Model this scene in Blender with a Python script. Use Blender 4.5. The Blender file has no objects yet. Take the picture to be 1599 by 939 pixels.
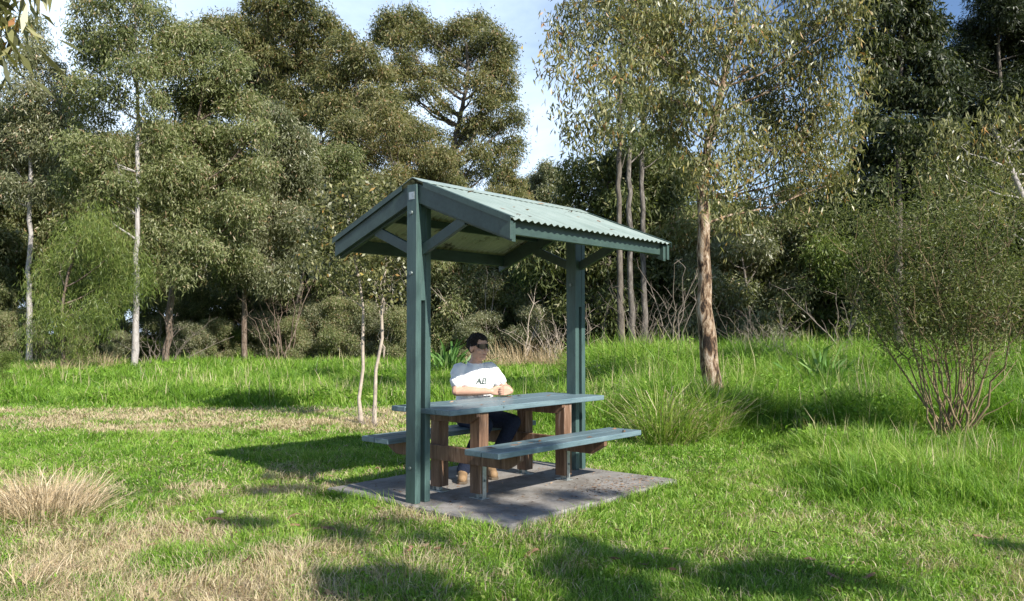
import bpy, math, random
import numpy as np
from mathutils import Vector, Matrix
from mathutils.bvhtree import BVHTree

S = bpy.context.scene
COL = S.collection
R = math.radians
rng = np.random.default_rng(7)

# ------------------------------------------------------------------ camera constants
F, CX, CY = 1267.0, 799.5, 469.5
PITCH = R(2.324)
CAMZ = 1.354
YAW = R(48.753)
P0 = (-0.813, 6.527)
GZ = -0.07
SUN_TO = Vector((0.663, -0.749, 0.72)).normalized()


def at(u, d, v=None, z=None):
    """a point d metres in front of the viewpoint, on photo column u (and row v, or height z)"""
    if v is None:
        zz = GZ if z is None else z
        dd = d * math.cos(PITCH) + (zz - CAMZ) * math.sin(PITCH)
        return np.array([(u - CX) / F * dd, d, zz])
    t = math.tan(PITCH + math.atan((CY - v) / F))
    zz = CAMZ + d * t
    dd = d * math.cos(PITCH) + (zz - CAMZ) * math.sin(PITCH)
    return np.array([(u - CX) / F * dd, d, zz])


# ------------------------------------------------------------------ numpy noise
_perm = np.random.default_rng(3).random((256, 256))


def vnoise(x, y, s=1.0, o=0):
    x = np.asarray(x, float) * s + 31.7 * o + 100
    y = np.asarray(y, float) * s + 17.3 * o + 100
    xi = np.floor(x).astype(int); yi = np.floor(y).astype(int)
    fx = x - xi; fy = y - yi
    fx = fx * fx * (3 - 2 * fx); fy = fy * fy * (3 - 2 * fy)
    g = lambda a, b: _perm[a % 256, b % 256]
    return (g(xi, yi) * (1 - fx) + g(xi + 1, yi) * fx) * (1 - fy) + (g(xi, yi + 1) * (1 - fx) + g(xi + 1, yi + 1) * fx) * fy


def fbm(x, y, s=1.0, o=0, n=3):
    a = 0; w = .5; t = 0
    for i in range(n):
        a = a + w * vnoise(x, y, s * 2 ** i, o + i); t += w; w *= .5
    return a / t


def sstep(a, b, x):
    t = np.clip((np.asarray(x, float) - a) / (b - a), 0, 1)
    return t * t * (3 - 2 * t)


def ground_z(x, y):
    x = np.asarray(x, float); y = np.asarray(y, float)
    z = GZ + .07 * (fbm(x, y, .45, 1) - .5) + .025 * (fbm(x, y, 2.2, 5) - .5)
    z = z + .25 * sstep(16, 24, y) * sstep(.5, 5, x)
    dx = x - P0[0]; dy = y - P0[1]
    lx = dx * math.cos(YAW) + dy * math.sin(YAW); ly = dx * math.sin(YAW) - dy * math.cos(YAW)
    out = np.maximum(np.maximum(-.03 - lx, lx - 2.35), np.maximum(-1.05 - ly, ly - 1.08))
    k = sstep(.0, .6, out)
    return z * k + (GZ + .012) * (1 - k)


def slab_dist(x, y):
    dx = x - P0[0]; dy = y - P0[1]
    lx = dx * math.cos(YAW) + dy * math.sin(YAW); ly = dx * math.sin(YAW) - dy * math.cos(YAW)
    return np.maximum(np.maximum(-.03 - lx, lx - 2.35), np.maximum(-1.05 - ly, ly - 1.08))


# ------------------------------------------------------------------ materials
def nodes(name):
    m = bpy.data.materials.new(name); m.use_nodes = True
    nt = m.node_tree; b = nt.nodes['Principled BSDF']
    return m, nt, b


def ramp(nt, stops, fac):
    r = nt.nodes.new('ShaderNodeValToRGB')
    e = r.color_ramp.elements
    while len(e) < len(stops): e.new(.5)
    for i, (p, c) in enumerate(stops):
        e[i].position = p; e[i].color = (*c, 1)
    nt.links.new(fac, r.inputs[0])
    return r.outputs[0]


def noise(nt, scale, detail=4, vec=None, rough=.6, dist=0):
    n = nt.nodes.new('ShaderNodeTexNoise')
    n.inputs['Scale'].default_value = scale; n.inputs['Detail'].default_value = detail
    n.inputs['Roughness'].default_value = rough; n.inputs['Distortion'].default_value = dist
    if vec is not None: nt.links.new(vec, n.inputs['Vector'])
    return n.outputs['Fac']


def coords(nt, scale=(1, 1, 1), kind='Object'):
    t = nt.nodes.new('ShaderNodeTexCoord'); mp = nt.nodes.new('ShaderNodeMapping')
    mp.inputs['Scale'].default_value = scale
    nt.links.new(t.outputs[kind], mp.inputs['Vector'])
    return mp.outputs[0]


def mixc(nt, fac, a, b, mode='MIX'):
    m = nt.nodes.new('ShaderNodeMix'); m.data_type = 'RGBA'; m.blend_type = mode
    for sock, v in ((0, fac), (6, a), (7, b)):
        if isinstance(v, (int, float)): m.inputs[sock].default_value = v
        elif isinstance(v, tuple): m.inputs[sock].default_value = (*v, 1)
        else: nt.links.new(v, m.inputs[sock])
    return m.outputs[2]


def bump(nt, b, h, s=.3, d=.01):
    n = nt.nodes.new('ShaderNodeBump'); n.inputs['Strength'].default_value = s; n.inputs['Distance'].default_value = d
    nt.links.new(h, n.inputs['Height']); nt.links.new(n.outputs[0], b.inputs['Normal'])


def mat_leaf(name, stops, rough=.45, trans=.25, spec=.35, tcol=None):
    m, nt, b = nodes(name)
    a = nt.nodes.new('ShaderNodeAttribute'); a.attribute_name = 'tone'
    c = ramp(nt, stops, a.outputs['Fac'])
    nt.links.new(c, b.inputs['Base Color'])
    b.inputs['Roughness'].default_value = rough
    b.inputs['Specular IOR Level'].default_value = spec
    t = nt.nodes.new('ShaderNodeBsdfTranslucent')
    tc = mixc(nt, 1.0, c, tcol or (1.25, 1.35, .6), 'MULTIPLY')
    nt.links.new(tc, t.inputs[0])
    mx = nt.nodes.new('ShaderNodeMixShader'); mx.inputs[0].default_value = trans
    nt.links.new(b.outputs[0], mx.inputs[1]); nt.links.new(t.outputs[0], mx.inputs[2])
    nt.links.new(mx.outputs[0], nt.nodes['Material Output'].inputs[0])
    return m


def mat_bark(name, stops, scale=(6, 6, 1.2), bs=.5):
    m, nt, b = nodes(name)
    v = coords(nt, scale)
    n = noise(nt, 2.2, 6, v, .65, .6)
    c = ramp(nt, stops, n)
    n2 = noise(nt, 14, 4, v)
    c = mixc(nt, .35, c, ramp(nt, [(.3, (.35, .33, .3)), (.7, (1.2, 1.2, 1.2))], n2), 'MULTIPLY')
    nt.links.new(c, b.inputs['Base Color'])
    b.inputs['Roughness'].default_value = .85; b.inputs['Specular IOR Level'].default_value = .2
    bump(nt, b, n2, bs, .02)
    return m


def mat_paint(name, base, dark, rough=.55, wear=(.3, .27, .22), wear_amt=.12, grain=(1, 1, 1)):
    m, nt, b = nodes(name)
    v = coords(nt, grain)
    n = noise(nt, 5, 5, v, .7)
    c = ramp(nt, [(.3, dark), (.62, base)], n)
    gr = noise(nt, 26, 5, coords(nt, (grain[0] * .8, grain[1] * .8, grain[2] * .35) if grain[2] < grain[0] else (grain[0] * .2, grain[1], grain[2])), .75)
    c = mixc(nt, .55, c, ramp(nt, [(.30, (.42, .38, .33)), (.46, (.95, .95, .95)), (.7, (1.35, 1.33, 1.28))], gr), 'MULTIPLY')
    n2 = noise(nt, 38, 4, v, .7)
    w = ramp(nt, [(.66, (0, 0, 0)), (.74, (1, 1, 1))], n2)
    f = nt.nodes.new('ShaderNodeMath'); f.operation = 'MULTIPLY'; f.inputs[1].default_value = wear_amt * 4
    nt.links.new(w, f.inputs[0]); f.use_clamp = True
    c = mixc(nt, f.outputs[0], c, wear)
    nt.links.new(c, b.inputs['Base Color'])
    b.inputs['Roughness'].default_value = rough
    bump(nt, b, n2, .15, .003)
    return m


def mat_plain(name, c, rough=.6, var=.25, scale=20, spec=.4, metal=0, bs=.1):
    m, nt, b = nodes(name)
    n = noise(nt, scale, 4, coords(nt))
    d = tuple(x * (1 - var) for x in c); e = tuple(min(1, x * (1 + var * .6)) for x in c)
    nt.links.new(ramp(nt, [(.3, d), (.7, e)], n), b.inputs['Base Color'])
    b.inputs['Roughness'].default_value = rough; b.inputs['Specular IOR Level'].default_value = spec
    b.inputs['Metallic'].default_value = metal
    if bs: bump(nt, b, n, bs, .004)
    return m


M = {}
# foliage (tone 0..1 picks the hue of a single leaf)
M['leaf_olive'] = mat_leaf('leaf_olive', [(0, (.065, .087, .030)), (.3, (.16, .19, .070)), (.58, (.265, .285, .125)), (.8, (.38, .375, .22)), (.93, (.38, .235, .135)), (1, (.45, .37, .25))], spec=.45, rough=.45, trans=.4, tcol=(1.2, 1.33, .65))
M['leaf_grey'] = mat_leaf('leaf_grey', [(0, (.085, .10, .048)), (.35, (.185, .20, .105)), (.65, (.30, .305, .18)), (.9, (.43, .40, .29)), (1, (.42, .26, .16))], spec=.5, rough=.4, trans=.38)
M['leaf_brown'] = mat_leaf('leaf_brown', [(0, (.064, .08, .030)), (.35, (.165, .175, .068)), (.65, (.28, .26, .115)), (.88, (.36, .285, .155)), (1, (.40, .235, .125))], spec=.42, rough=.45, trans=.4, tcol=(1.2, 1.3, .65))
M['leaf_bright'] = mat_leaf('leaf_bright', [(0, (.06, .095, .018)), (.4, (.135, .185, .036)), (.75, (.21, .25, .065)), (1, (.32, .30, .12))])
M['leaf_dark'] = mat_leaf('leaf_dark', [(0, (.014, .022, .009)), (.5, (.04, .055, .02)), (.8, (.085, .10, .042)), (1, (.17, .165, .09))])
M['leaf_hang'] = mat_leaf('leaf_hang', [(0, (.06, .068, .025)), (.3, (.13, .135, .055)), (.6, (.23, .23, .09)), (.8, (.33, .31, .15)), (.92, (.40, .30, .07)), (1, (.34, .17, .07))], trans=.3, spec=.5, rough=.4)
M['leaf_shrub'] = mat_leaf('leaf_shrub', [(0, (.045, .06, .018)), (.5, (.135, .165, .05)), (.85, (.23, .24, .095)), (1, (.30, .27, .15))], trans=.35)
M['leaf_deep'] = mat_leaf('leaf_deep', [(0, (.04, .055, .02)), (.45, (.12, .145, .05)), (.8, (.22, .23, .10)), (1, (.32, .29, .17))], trans=.35)
M['leaf_flax'] = mat_leaf('leaf_flax', [(0, (.06, .14, .03)), (.6, (.13, .26, .06)), (1, (.26, .36, .12))], trans=.3)
M['grass'] = mat_leaf('grass', [(0, (.055, .125, .012)), (.25, (.125, .25, .022)), (.5, (.22, .385, .042)), (.66, (.35, .45, .10)), (.8, (.50, .43, .25)), (.92, (.62, .52, .36)), (1, (.33, .22, .13))], rough=.5, trans=.35, spec=.35, tcol=(1.2, 1.25, .65))
M['straw'] = mat_leaf('straw', [(0, (.36, .26, .14)), (.5, (.56, .44, .27)), (1, (.70, .59, .41))], trans=.25, tcol=(1, .95, .8))
M['bark_pale'] = mat_bark('bark_pale', [(.3, (.20, .17, .15)), (.45, (.36, .33, .31)), (.6, (.47, .44, .42)), (.75, (.28, .22, .18))])
M['bark_grey'] = mat_bark('bark_grey', [(.3, (.045, .038, .033)), (.5, (.13, .115, .10)), (.68, (.30, .27, .245))])
M['bark_dark'] = mat_bark('bark_dark', [(.3, (.05, .042, .035)), (.5, (.13, .11, .09)), (.7, (.24, .21, .18))])
M['bark_brown'] = mat_bark('bark_brown', [(.3, (.07, .05, .038)), (.5, (.17, .125, .095)), (.7, (.30, .25, .205))])
M['bark_paper'] = mat_bark('bark_paper', [(.40, (.03, .022, .017)), (.46, (.14, .085, .05)), (.53, (.33, .24, .16)), (.62, (.52, .43, .34)), (.70, (.24, .15, .09))], scale=(5, 5, 1.6), bs=.9)
M['twig'] = mat_plain('twig', (.42, .35, .28), .85, .35, 12)
M['broom_stem'] = mat_plain('broom_stem', (.23, .17, .095), .85, .35, 12)
M['dead_twig'] = mat_plain('dead_twig', (.20, .165, .135), .9, .3, 12)
# shelter
M['post_paint'] = mat_paint('post_paint', (.058, .106, .097), (.034, .066, .062), .5, (.16, .19, .18), .12, (3, 3, .5))
M['board_paint'] = mat_paint('board_paint', (.042, .075, .063), (.026, .05, .043), .5, (.17, .2, .17), .1)
M['table_paint'] = mat_paint('table_paint', (.15, .215, .235), (.09, .145, .17), .42, (.27, .3, .28), .14, (.7, 3, 3))
M['steel'] = mat_plain('steel', (.42, .45, .44), .45, .3, 30, .5, .7)
M['bolt'] = mat_plain('bolt', (.2, .24, .23), .5, .3, 60, .5, .6)


def mat_timber():
    m, nt, b = nodes('brown_timber')
    v = coords(nt, (6, 6, .6))
    n = noise(nt, 4, 6, v, .65, 1.0)
    c = ramp(nt, [(.28, (.05, .024, .014)), (.45, (.13, .07, .038)), (.58, (.195, .112, .066)), (.70, (.33, .25, .20))], n)
    nt.links.new(c, b.inputs['Base Color']); b.inputs['Roughness'].default_value = .65
    bump(nt, b, n, .3, .004)
    return m


M['timber'] = mat_timber()


def mat_roof():
    m, nt, b = nodes('roof_sheet')
    v = coords(nt)
    n = noise(nt, 3, 5, coords(nt, (1.2, .5, 1)), .7)
    top = ramp(nt, [(.3, (.24, .305, .27)), (.6, (.315, .375, .335))], n)
    streak = noise(nt, 7, 5, coords(nt, (3.2, .35, .35)), .7)
    top = mixc(nt, .6, top, ramp(nt, [(.32, (.62, .64, .6)), (.52, (1, 1, 1)), (.75, (1.12, 1.12, 1.12))], streak), 'MULTIPLY')
    spots = ramp(nt, [(.70, (0, 0, 0)), (.75, (1, 1, 1))], noise(nt, 9, 5, coords(nt, (1, 1, 1)), .75))
    sp = nt.nodes.new('ShaderNodeMath'); sp.operation = 'MULTIPLY'; sp.inputs[1].default_value = .35
    nt.links.new(spots, sp.inputs[0])
    top = mixc(nt, sp.outputs[0], top, (.55, .62, .58))
    n3 = noise(nt, 2.3, 6, v, .75, .8)
    und = ramp(nt, [(.36, (.08, .075, .045)), (.43, (.33, .36, .24)), (.6, (.42, .45, .32))], n3)
    g = nt.nodes.new('ShaderNodeNewGeometry')
    c = mixc(nt, g.outputs['Backfacing'], top, und)
    nt.links.new(c, b.inputs['Base Color'])
    b.inputs['Roughness'].default_value = .38; b.inputs['Specular IOR Level'].default_value = .5
    return m


M['roof'] = mat_roof()


def mat_concrete():
    m, nt, b = nodes('concrete')
    v = coords(nt)
    n = noise(nt, 2.2, 6, v, .7)
    n2 = noise(nt, 70, 4, v, .7)
    c = ramp(nt, [(.3, (.14, .125, .11)), (.5, (.25, .235, .215)), (.7, (.34, .32, .30))], n)
    c = mixc(nt, .5, c, ramp(nt, [(.3, (.55, .53, .5)), (.6, (1.1, 1.1, 1.1))], n2), 'MULTIPLY')
    st = ramp(nt, [(.50, (0, 0, 0)), (.66, (1, 1, 1))], noise(nt, 3.5, 6, v, .8))
    c = mixc(nt, st, c, (.15, .125, .10))
    nt.links.new(c, b.inputs['Base Color']); b.inputs['Roughness'].default_value = .85
    bump(nt, b, n2, .35, .004)
    return m


M['concrete'] = mat_concrete()


def mat_ground():
    m, nt, b = nodes('soil')
    v = coords(nt)
    a = nt.nodes.new('ShaderNodeAttribute'); a.attribute_name = 'dry'
    n = noise(nt, 9, 6, v, .75)
    n2 = noise(nt, 60, 4, v, .7)
    green = ramp(nt, [(.3, (.035, .055, .013)), (.55, (.075, .115, .025)), (.75, (.12, .14, .05))], n)
    dry = ramp(nt, [(.28, (.13, .085, .05)), (.48, (.30, .235, .15)), (.72, (.43, .36, .25))], n)
    c = mixc(nt, a.outputs['Fac'], green, dry)
    c = mixc(nt, .6, c, ramp(nt, [(.3, (.4, .4, .4)), (.65, (1.2, 1.2, 1.2))], n2), 'MULTIPLY')
    nt.links.new(c, b.inputs['Base Color']); b.inputs['Roughness'].default_value = .95
    b.inputs['Specular IOR Level'].default_value = .1
    bump(nt, b, n2, .8, .02)
    return m


M['soil'] = mat_ground()
M['skin'] = mat_plain('skin', (.56, .33, .235), .5, .12, 30, .35, 0, .03)
M['hair'] = mat_plain('hair', (.018, .013, .010), .55, .4, 60, .3, 0, .6)
M['shirt'] = mat_plain('shirt', (.82, .83, .84), .85, .04, 14, .15, 0, .25)
M['jeans'] = mat_plain('jeans', (.022, .03, .055), .85, .3, 60, .15, 0, .3)
M['shoe'] = mat_plain('shoe', (.27, .175, .095), .7, .25, 30, .25)
M['sole'] = mat_plain('sole', (.12, .09, .06), .8, .2, 30)
M['lens'] = mat_plain('lens', (.008, .008, .009), .12, .1, 10, .6, 0, 0)
M['print'] = mat_plain('print', (.06, .09, .08), .8, .2, 30)
M['eyes'] = mat_plain('eyes', (.7, .68, .65), .3, .1, 30)
M['lips'] = mat_plain('lips', (.42, .19, .15), .5, .1, 30)
M['litter'] = mat_leaf('litter', [(0, (.10, .05, .03)), (.5, (.24, .14, .08)), (1, (.36, .26, .17))], trans=.05)


# ------------------------------------------------------------------ objects
def tag(o, label=None, cat=None, group=None, kind=None):
    if label: o['label'] = label
    if cat: o['category'] = cat
    if group: o['group'] = group
    if kind: o['kind'] = kind
    return o


def empty(name, loc=(0, 0, 0), rz=0):
    o = bpy.data.objects.new(name, None); COL.objects.link(o)
    o.location = loc; o.rotation_euler = (0, 0, rz); o.empty_display_size = .2
    return o


def link(name, me, parent=None):
    o = bpy.data.objects.new(name, me); COL.objects.link(o)
    if parent is not None: o.parent = parent
    return o


def np_mesh(name, V, Fc, mat, tone=None, smooth=False, attr='tone'):
    """V (n,3), Fc (m,k) with one k for all faces"""
    V = np.ascontiguousarray(V, np.float32); Fc = np.ascontiguousarray(Fc, np.int32)
    me = bpy.data.meshes.new(name)
    m, k = Fc.shape
    me.vertices.add(len(V)); me.vertices.foreach_set('co', V.ravel())
    me.loops.add(m * k); me.loops.foreach_set('vertex_index', Fc.ravel())
    me.polygons.add(m); me.polygons.foreach_set('loop_start', np.arange(0, m * k, k, dtype=np.int32))
    me.polygons.foreach_set('loop_total', np.full(m, k, np.int32))
    if smooth: me.polygons.foreach_set('use_smooth', np.ones(m, bool))
    if tone is not None:
        dom = 'FACE' if len(tone) == m else 'POINT'
        a = me.attributes.new(attr, 'FLOAT', dom); a.data.foreach_set('value', np.ascontiguousarray(tone, np.float32))
    me.update(calc_edges=True)
    if mat is not None: me.materials.append(mat)
    return me


class Geo:
    """collects quads and n-gons of one part"""
    def __init__(s): s.V = []; s.F = []
    def add(s, V, Fc):
        n = len(s.V); s.V += [tuple(map(float, v)) for v in V]; s.F += [tuple(i + n for i in f) for f in Fc]
        return s
    def box(s, x0, x1, y0, y1, z0, z1):
        V = [(x, y, z) for z in (z0, z1) for y in (y0, y1) for x in (x0, x1)]
        return s.add(V, [(0, 2, 3, 1), (4, 5, 7, 6), (0, 1, 5, 4), (2, 6, 7, 3), (0, 4, 6, 2), (1, 3, 7, 5)])
    def prism(s, poly, axis, a, b):
        """poly: list of 2-D points in the plane across the axis ('x': (y,z), 'y': (x,z))"""
        f = (lambda p, t: (t, p[0], p[1])) if axis == 'x' else (lambda p, t: (p[0], t, p[1]))
        n = len(poly)
        V = [f(p, a) for p in poly] + [f(p, b) for p in poly]
        return s.add(V, [tuple(range(n))[::-1], tuple(range(n, 2 * n))] + [(i, (i + 1) % n, n + (i + 1) % n, n + i) for i in range(n)])
    def tube(s, path, rad, sides=8, cap=True):
        V, Fc = tube_np(np.array(path, float), np.array(rad, float), sides)
        n0 = len(s.V)
        s.add(V, [tuple(f) for f in Fc])
        if cap:
            L = len(path)
            s.F.append(tuple(n0 + i for i in range(sides))[::-1]); s.F.append(tuple(n0 + (L - 1) * sides + i for i in range(sides)))
        return s
    def build(s, name, mat, parent=None, bevel=0, smooth=False):
        me = bpy.data.meshes.new(name); me.from_pydata(s.V, [], s.F); me.materials.append(mat)
        import bmesh
        bm = bmesh.new(); bm.from_mesh(me); bmesh.ops.recalc_face_normals(bm, faces=bm.faces[:])
        bm.to_mesh(me); bm.free(); me.update()
        if smooth:
            for p in me.polygons: p.use_smooth = True
        o = link(name, me, parent)
        if bevel:
            md = o.modifiers.new('Bevel', 'BEVEL'); md.width = bevel; md.segments = 2; md.limit_method = 'ANGLE'; md.angle_limit = R(40)
        return o


def tube_np(path, rad, sides):
    n = len(path)
    T = np.gradient(path, axis=0); T /= np.linalg.norm(T, axis=1, keepdims=True) + 1e-9
    a = np.array([1., 0, 0]) if abs(T[0][0]) < .8 else np.array([0, 1., 0])
    U = np.zeros_like(path); u = a - T[0] * a.dot(T[0]); u /= np.linalg.norm(u)
    for i in range(n):
        u = u - T[i] * u.dot(T[i]); u /= np.linalg.norm(u) + 1e-9; U[i] = u
    W = np.cross(T, U)
    ang = np.arange(sides) * 2 * np.pi / sides
    V = path[:, None] + rad[:, None, None] * (np.cos(ang)[None, :, None] * U[:, None] + np.sin(ang)[None, :, None] * W[:, None])
    i = np.arange(n - 1)[:, None] * sides; j = np.arange(sides)[None]; j2 = (j + 1) % sides
    Fq = np.stack([i + j, i + j2, i + sides + j2, i + sides + j], -1).reshape(-1, 4)
    return V.reshape(-1, 3), Fq


class Wood:
    """all the trunk and limb tubes of one tree"""
    def __init__(s): s.V = []; s.F = []; s.n = 0
    def tube(s, path, rad, sides=6):
        V, Fq = tube_np(np.asarray(path, float), np.asarray(rad, float), sides)
        s.V.append(V); s.F.append(Fq + s.n); s.n += len(V)
    def mesh(s, name, mat): return np_mesh(name, np.concatenate(s.V), np.concatenate(s.F), mat, smooth=True)


def bez(p0, p1, p2, n):
    t = np.linspace(0, 1, n)[:, None]
    return (1 - t) ** 2 * p0 + 2 * t * (1 - t) * p1 + t * t * p2


def wob(rg, path, a):
    n = len(path)
    j = rg.normal(0, a, path.shape); j[0] = 0; j[-1] = 0
    return path + j


def leaf_quads(rg, B, D, L, W, curl=.15):
    """B base points, D unit directions, L lengths, W widths -> one lanceolate quad each"""
    n = len(B)
    r = rg.normal(size=(n, 3)); Wv = np.cross(D, r); Wv /= np.linalg.norm(Wv, axis=1, keepdims=True) + 1e-9
    N = np.cross(D, Wv)
    mid = B + D * (L * .45)[:, None] + N * (L * curl * .4)[:, None]
    tip = B + D * L[:, None] - N * (L * curl * .2)[:, None]
    V = np.stack([B, mid + Wv * (W / 2)[:, None], tip, mid - Wv * (W / 2)[:, None]], 1).reshape(-1, 3)
    Fq = np.arange(4 * n).reshape(-1, 4)
    return V, Fq


def unit(v): return v / (np.linalg.norm(v, axis=-1, keepdims=True) + 1e-9)


def foliage(rg, clumps, leaves_per_m2, L, W, droop=.6, spray_r=.16, per_spray=22, dome=.5, flat=.75, hang=1.0, tone_c=.42):
    """leaf sprays spread through clumps (x,y,z,r); returns leaf quads, tones and the spray centres"""
    Vs, Ts, SP = [], [], []
    n0 = 0; Fs = []
    for (x, y, z, r) in clumps:
        area = 4 * math.pi * r * r
        ns = max(3, int(area * leaves_per_m2 / per_spray))
        d = unit(rg.normal(size=(ns, 3)))
        d[:, 2] = np.where(rg.random(ns) < dome, np.abs(d[:, 2]), d[:, 2])
        rad = r * (.35 + .65 * rg.random(ns) ** .5) * rg.uniform(.85, 1.2, ns)
        c = np.array([x, y, z]) + d * rad[:, None] * np.array([1, 1, flat])
        SP.append(c)
        k = per_spray
        off = rg.normal(0, 1, (ns, k, 3)) * spray_r * np.array([1, 1, hang])
        B = (c[:, None] + off).reshape(-1, 3)
        D = unit(rg.normal(0, .55, (ns * k, 3)) + np.repeat(d, k, 0) * (1 - droop) * .7 + np.array([0, 0, -1.2 * droop]))
        n = ns * k
        ll = L * rg.uniform(.6, 1.3, n); ww = W * rg.uniform(.7, 1.25, n)
        V, Fq = leaf_quads(rg, B, D, ll, ww)
        ct = rg.normal(0, .06)
        t = np.clip(tone_c + ct + np.repeat(rg.normal(0, .11, ns), k) + rg.normal(0, .2, n), 0, 1)
        t = np.where(rg.random(n) < .02, .97, t)
        Vs.append(V); Fs.append(Fq + n0); n0 += len(V); Ts.append(t)
    return np.concatenate(Vs), np.concatenate(Fs), np.concatenate(Ts), SP


def tree_meshes(name, seed, clumps, trunk_path, r0, r1, bark, leaf, dens=55, L=.16, W=.035, limb_r=.06, droop=.6, spray_r=.16,
                per_spray=22, dome=.5, twig_frac=.35, flat=.75, hang=1.0, tone_c=.42, wobble=.05, extra_limbs=(), limb_lift=.6, min_start=0.):
    rg = np.random.default_rng(seed)
    dens = dens * 3.7; L *= 1.12; W *= 1.2; limb_r *= .62; twig_frac *= .35
    w = Wood()
    tp = np.array(trunk_path, float)
    # resample
    seg = np.r_[0, np.cumsum(np.linalg.norm(np.diff(tp, axis=0), axis=1))]
    n = max(8, int(seg[-1] / .45))
    s = np.linspace(0, seg[-1], n)
    path = np.stack([np.interp(s, seg, tp[:, i]) for i in range(3)], 1)
    for _ in range(2): path[1:-1] = (path[:-2] + 2 * path[1:-1] + path[2:]) / 4
    path = wob(rg, path, wobble * .4)
    t = np.linspace(0, 1, n)
    rad = r0 + (r1 - r0) * t ** .8
    rad[0] *= 1.35; rad *= rg.uniform(.93, 1.07, n)
    w.tube(path, rad, 9)
    V, Fq, T, SP = foliage(rg, clumps, dens, L, W, droop, spray_r, per_spray, dome, flat, hang, tone_c)
    rmax = max(c[3] for c in clumps)
    for (c, sp) in zip(clumps, SP):
        p = np.array(c[:3])
        hd = np.linalg.norm(path[:, :2] - p[:2], axis=1)
        if c[3] < .62 * rmax and len(clumps) > 20 and name != 'shade_gum': continue
        jit = rg.uniform(-.06, .10) * path[-1, 2]
        want = p[2] - limb_lift * hd - .2
        i = int(np.argmin(np.abs(path[:, 2] - np.maximum(want + .6 * jit, min_start * path[-1, 2] + jit))))
        a = path[i]
        ctrl = a + (p - a) * np.array([.55, .55, .35]) + rg.normal(0, .12 * np.linalg.norm(p - a) * .5, 3)
        m = max(5, int(np.linalg.norm(p - a) / .35))
        b = wob(rg, bez(a, ctrl, p, m), wobble * .6)
        rr = min(limb_r * (.5 + .5 * np.linalg.norm(p - a) / 2.5), rad[i] * .75)
        w.tube(b, np.linspace(rr, rr * .18, m), 6)
        k = int(len(sp) * twig_frac) if c[3] > .6 * rmax else 0
        for q in sp[rg.permutation(len(sp))[:k]]:
            j = rg.integers(m // 2, m)
            w.tube(wob(rg, bez(b[j], (b[j] + q) / 2 + np.array([0, 0, .12 * c[3]]), q, 4), .012), np.linspace(rr * .22, rr * .07, 4), 3)
    for (a, c2, e, ra) in extra_limbs:
        m = 10
        w.tube(wob(rg, bez(np.array(a, float), np.array(c2, float), np.array(e, float), m), wobble), np.linspace(ra, ra * .3, m), 6)
    return w.mesh(name + '_trunk', bark), np_mesh(name + '_crown', V, Fq, leaf, T)


def put_tree(name, tm, cm, loc, rz=0, sc=1, label=None, cat='tree', group=None):
    root = empty(name, loc, rz)
    root.scale = (sc, sc, sc) if isinstance(sc, (int, float)) else sc
    link('trunk', tm, root); link('crown', cm, root)
    tag(root, label, cat, group)
    return root


def px_tree(name, label, base_u, d, cl, kind, seed, base_v=None, trunk=None, depth=.8, group=None, cat='tree', r0=.14, r1=.035, top=None, sat=2, **kw):
    """a tree whose leaf clumps and trunk are given as they look in the photograph, d metres away; clumps spread in depth too"""
    rg = np.random.default_rng(seed + 1000)
    base = at(base_u, d); base[2] = float(ground_z(base[0], base[1])) - .05
    C = []
    zs = [at(u, d, v)[0] for (u, v, r) in cl]
    span = (max(zs) - min(zs)) / 2 + .3
    for (u, v, r) in cl:
        dd = d + float(np.clip(rg.normal(0, .45), -1, 1)) * span * depth
        p = at(u, dd, v) - base
        C.append((p[0], p[1], p[2], r / F * dd))
    zt = max(c[2] for c in C)
    for c in list(C):
        for _ in range(sat):
            o = unit(rg.normal(size=3)) * c[3] * rg.uniform(.8, 1.15)
            C.append((c[0] + o[0], c[1] + o[1], c[2] + o[2] * .8, c[3] * rg.uniform(.32, .6)))
    if trunk:
        tp = [at(u, d, v) - base for (u, v) in trunk]; tp = [np.array([tp[0][0], 0, -.05])] + tp
    else:
        mx = np.mean([c[0] for c in C]); my = np.mean([c[1] for c in C])
        tp = [(0, 0, 0), (mx * .1 + rg.normal(0, .1), my * .1, zt * .3), (mx * .4 + rg.normal(0, .15), my * .4, zt * .6), (mx, my, zt * (top or .93))]
    tm, cm = tree_meshes(name, seed, C, tp, r0, r1, leaf=M[kind], **kw)
    return put_tree(name, tm, cm, tuple(base), label=label, group=group, cat=cat)


def copy_tree(o, name=None):
    c = o.copy(); COL.objects.link(c)
    for ch in o.children:
        k = ch.copy(); COL.objects.link(k); k.parent = c
    return c


exec_parts = []
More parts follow.
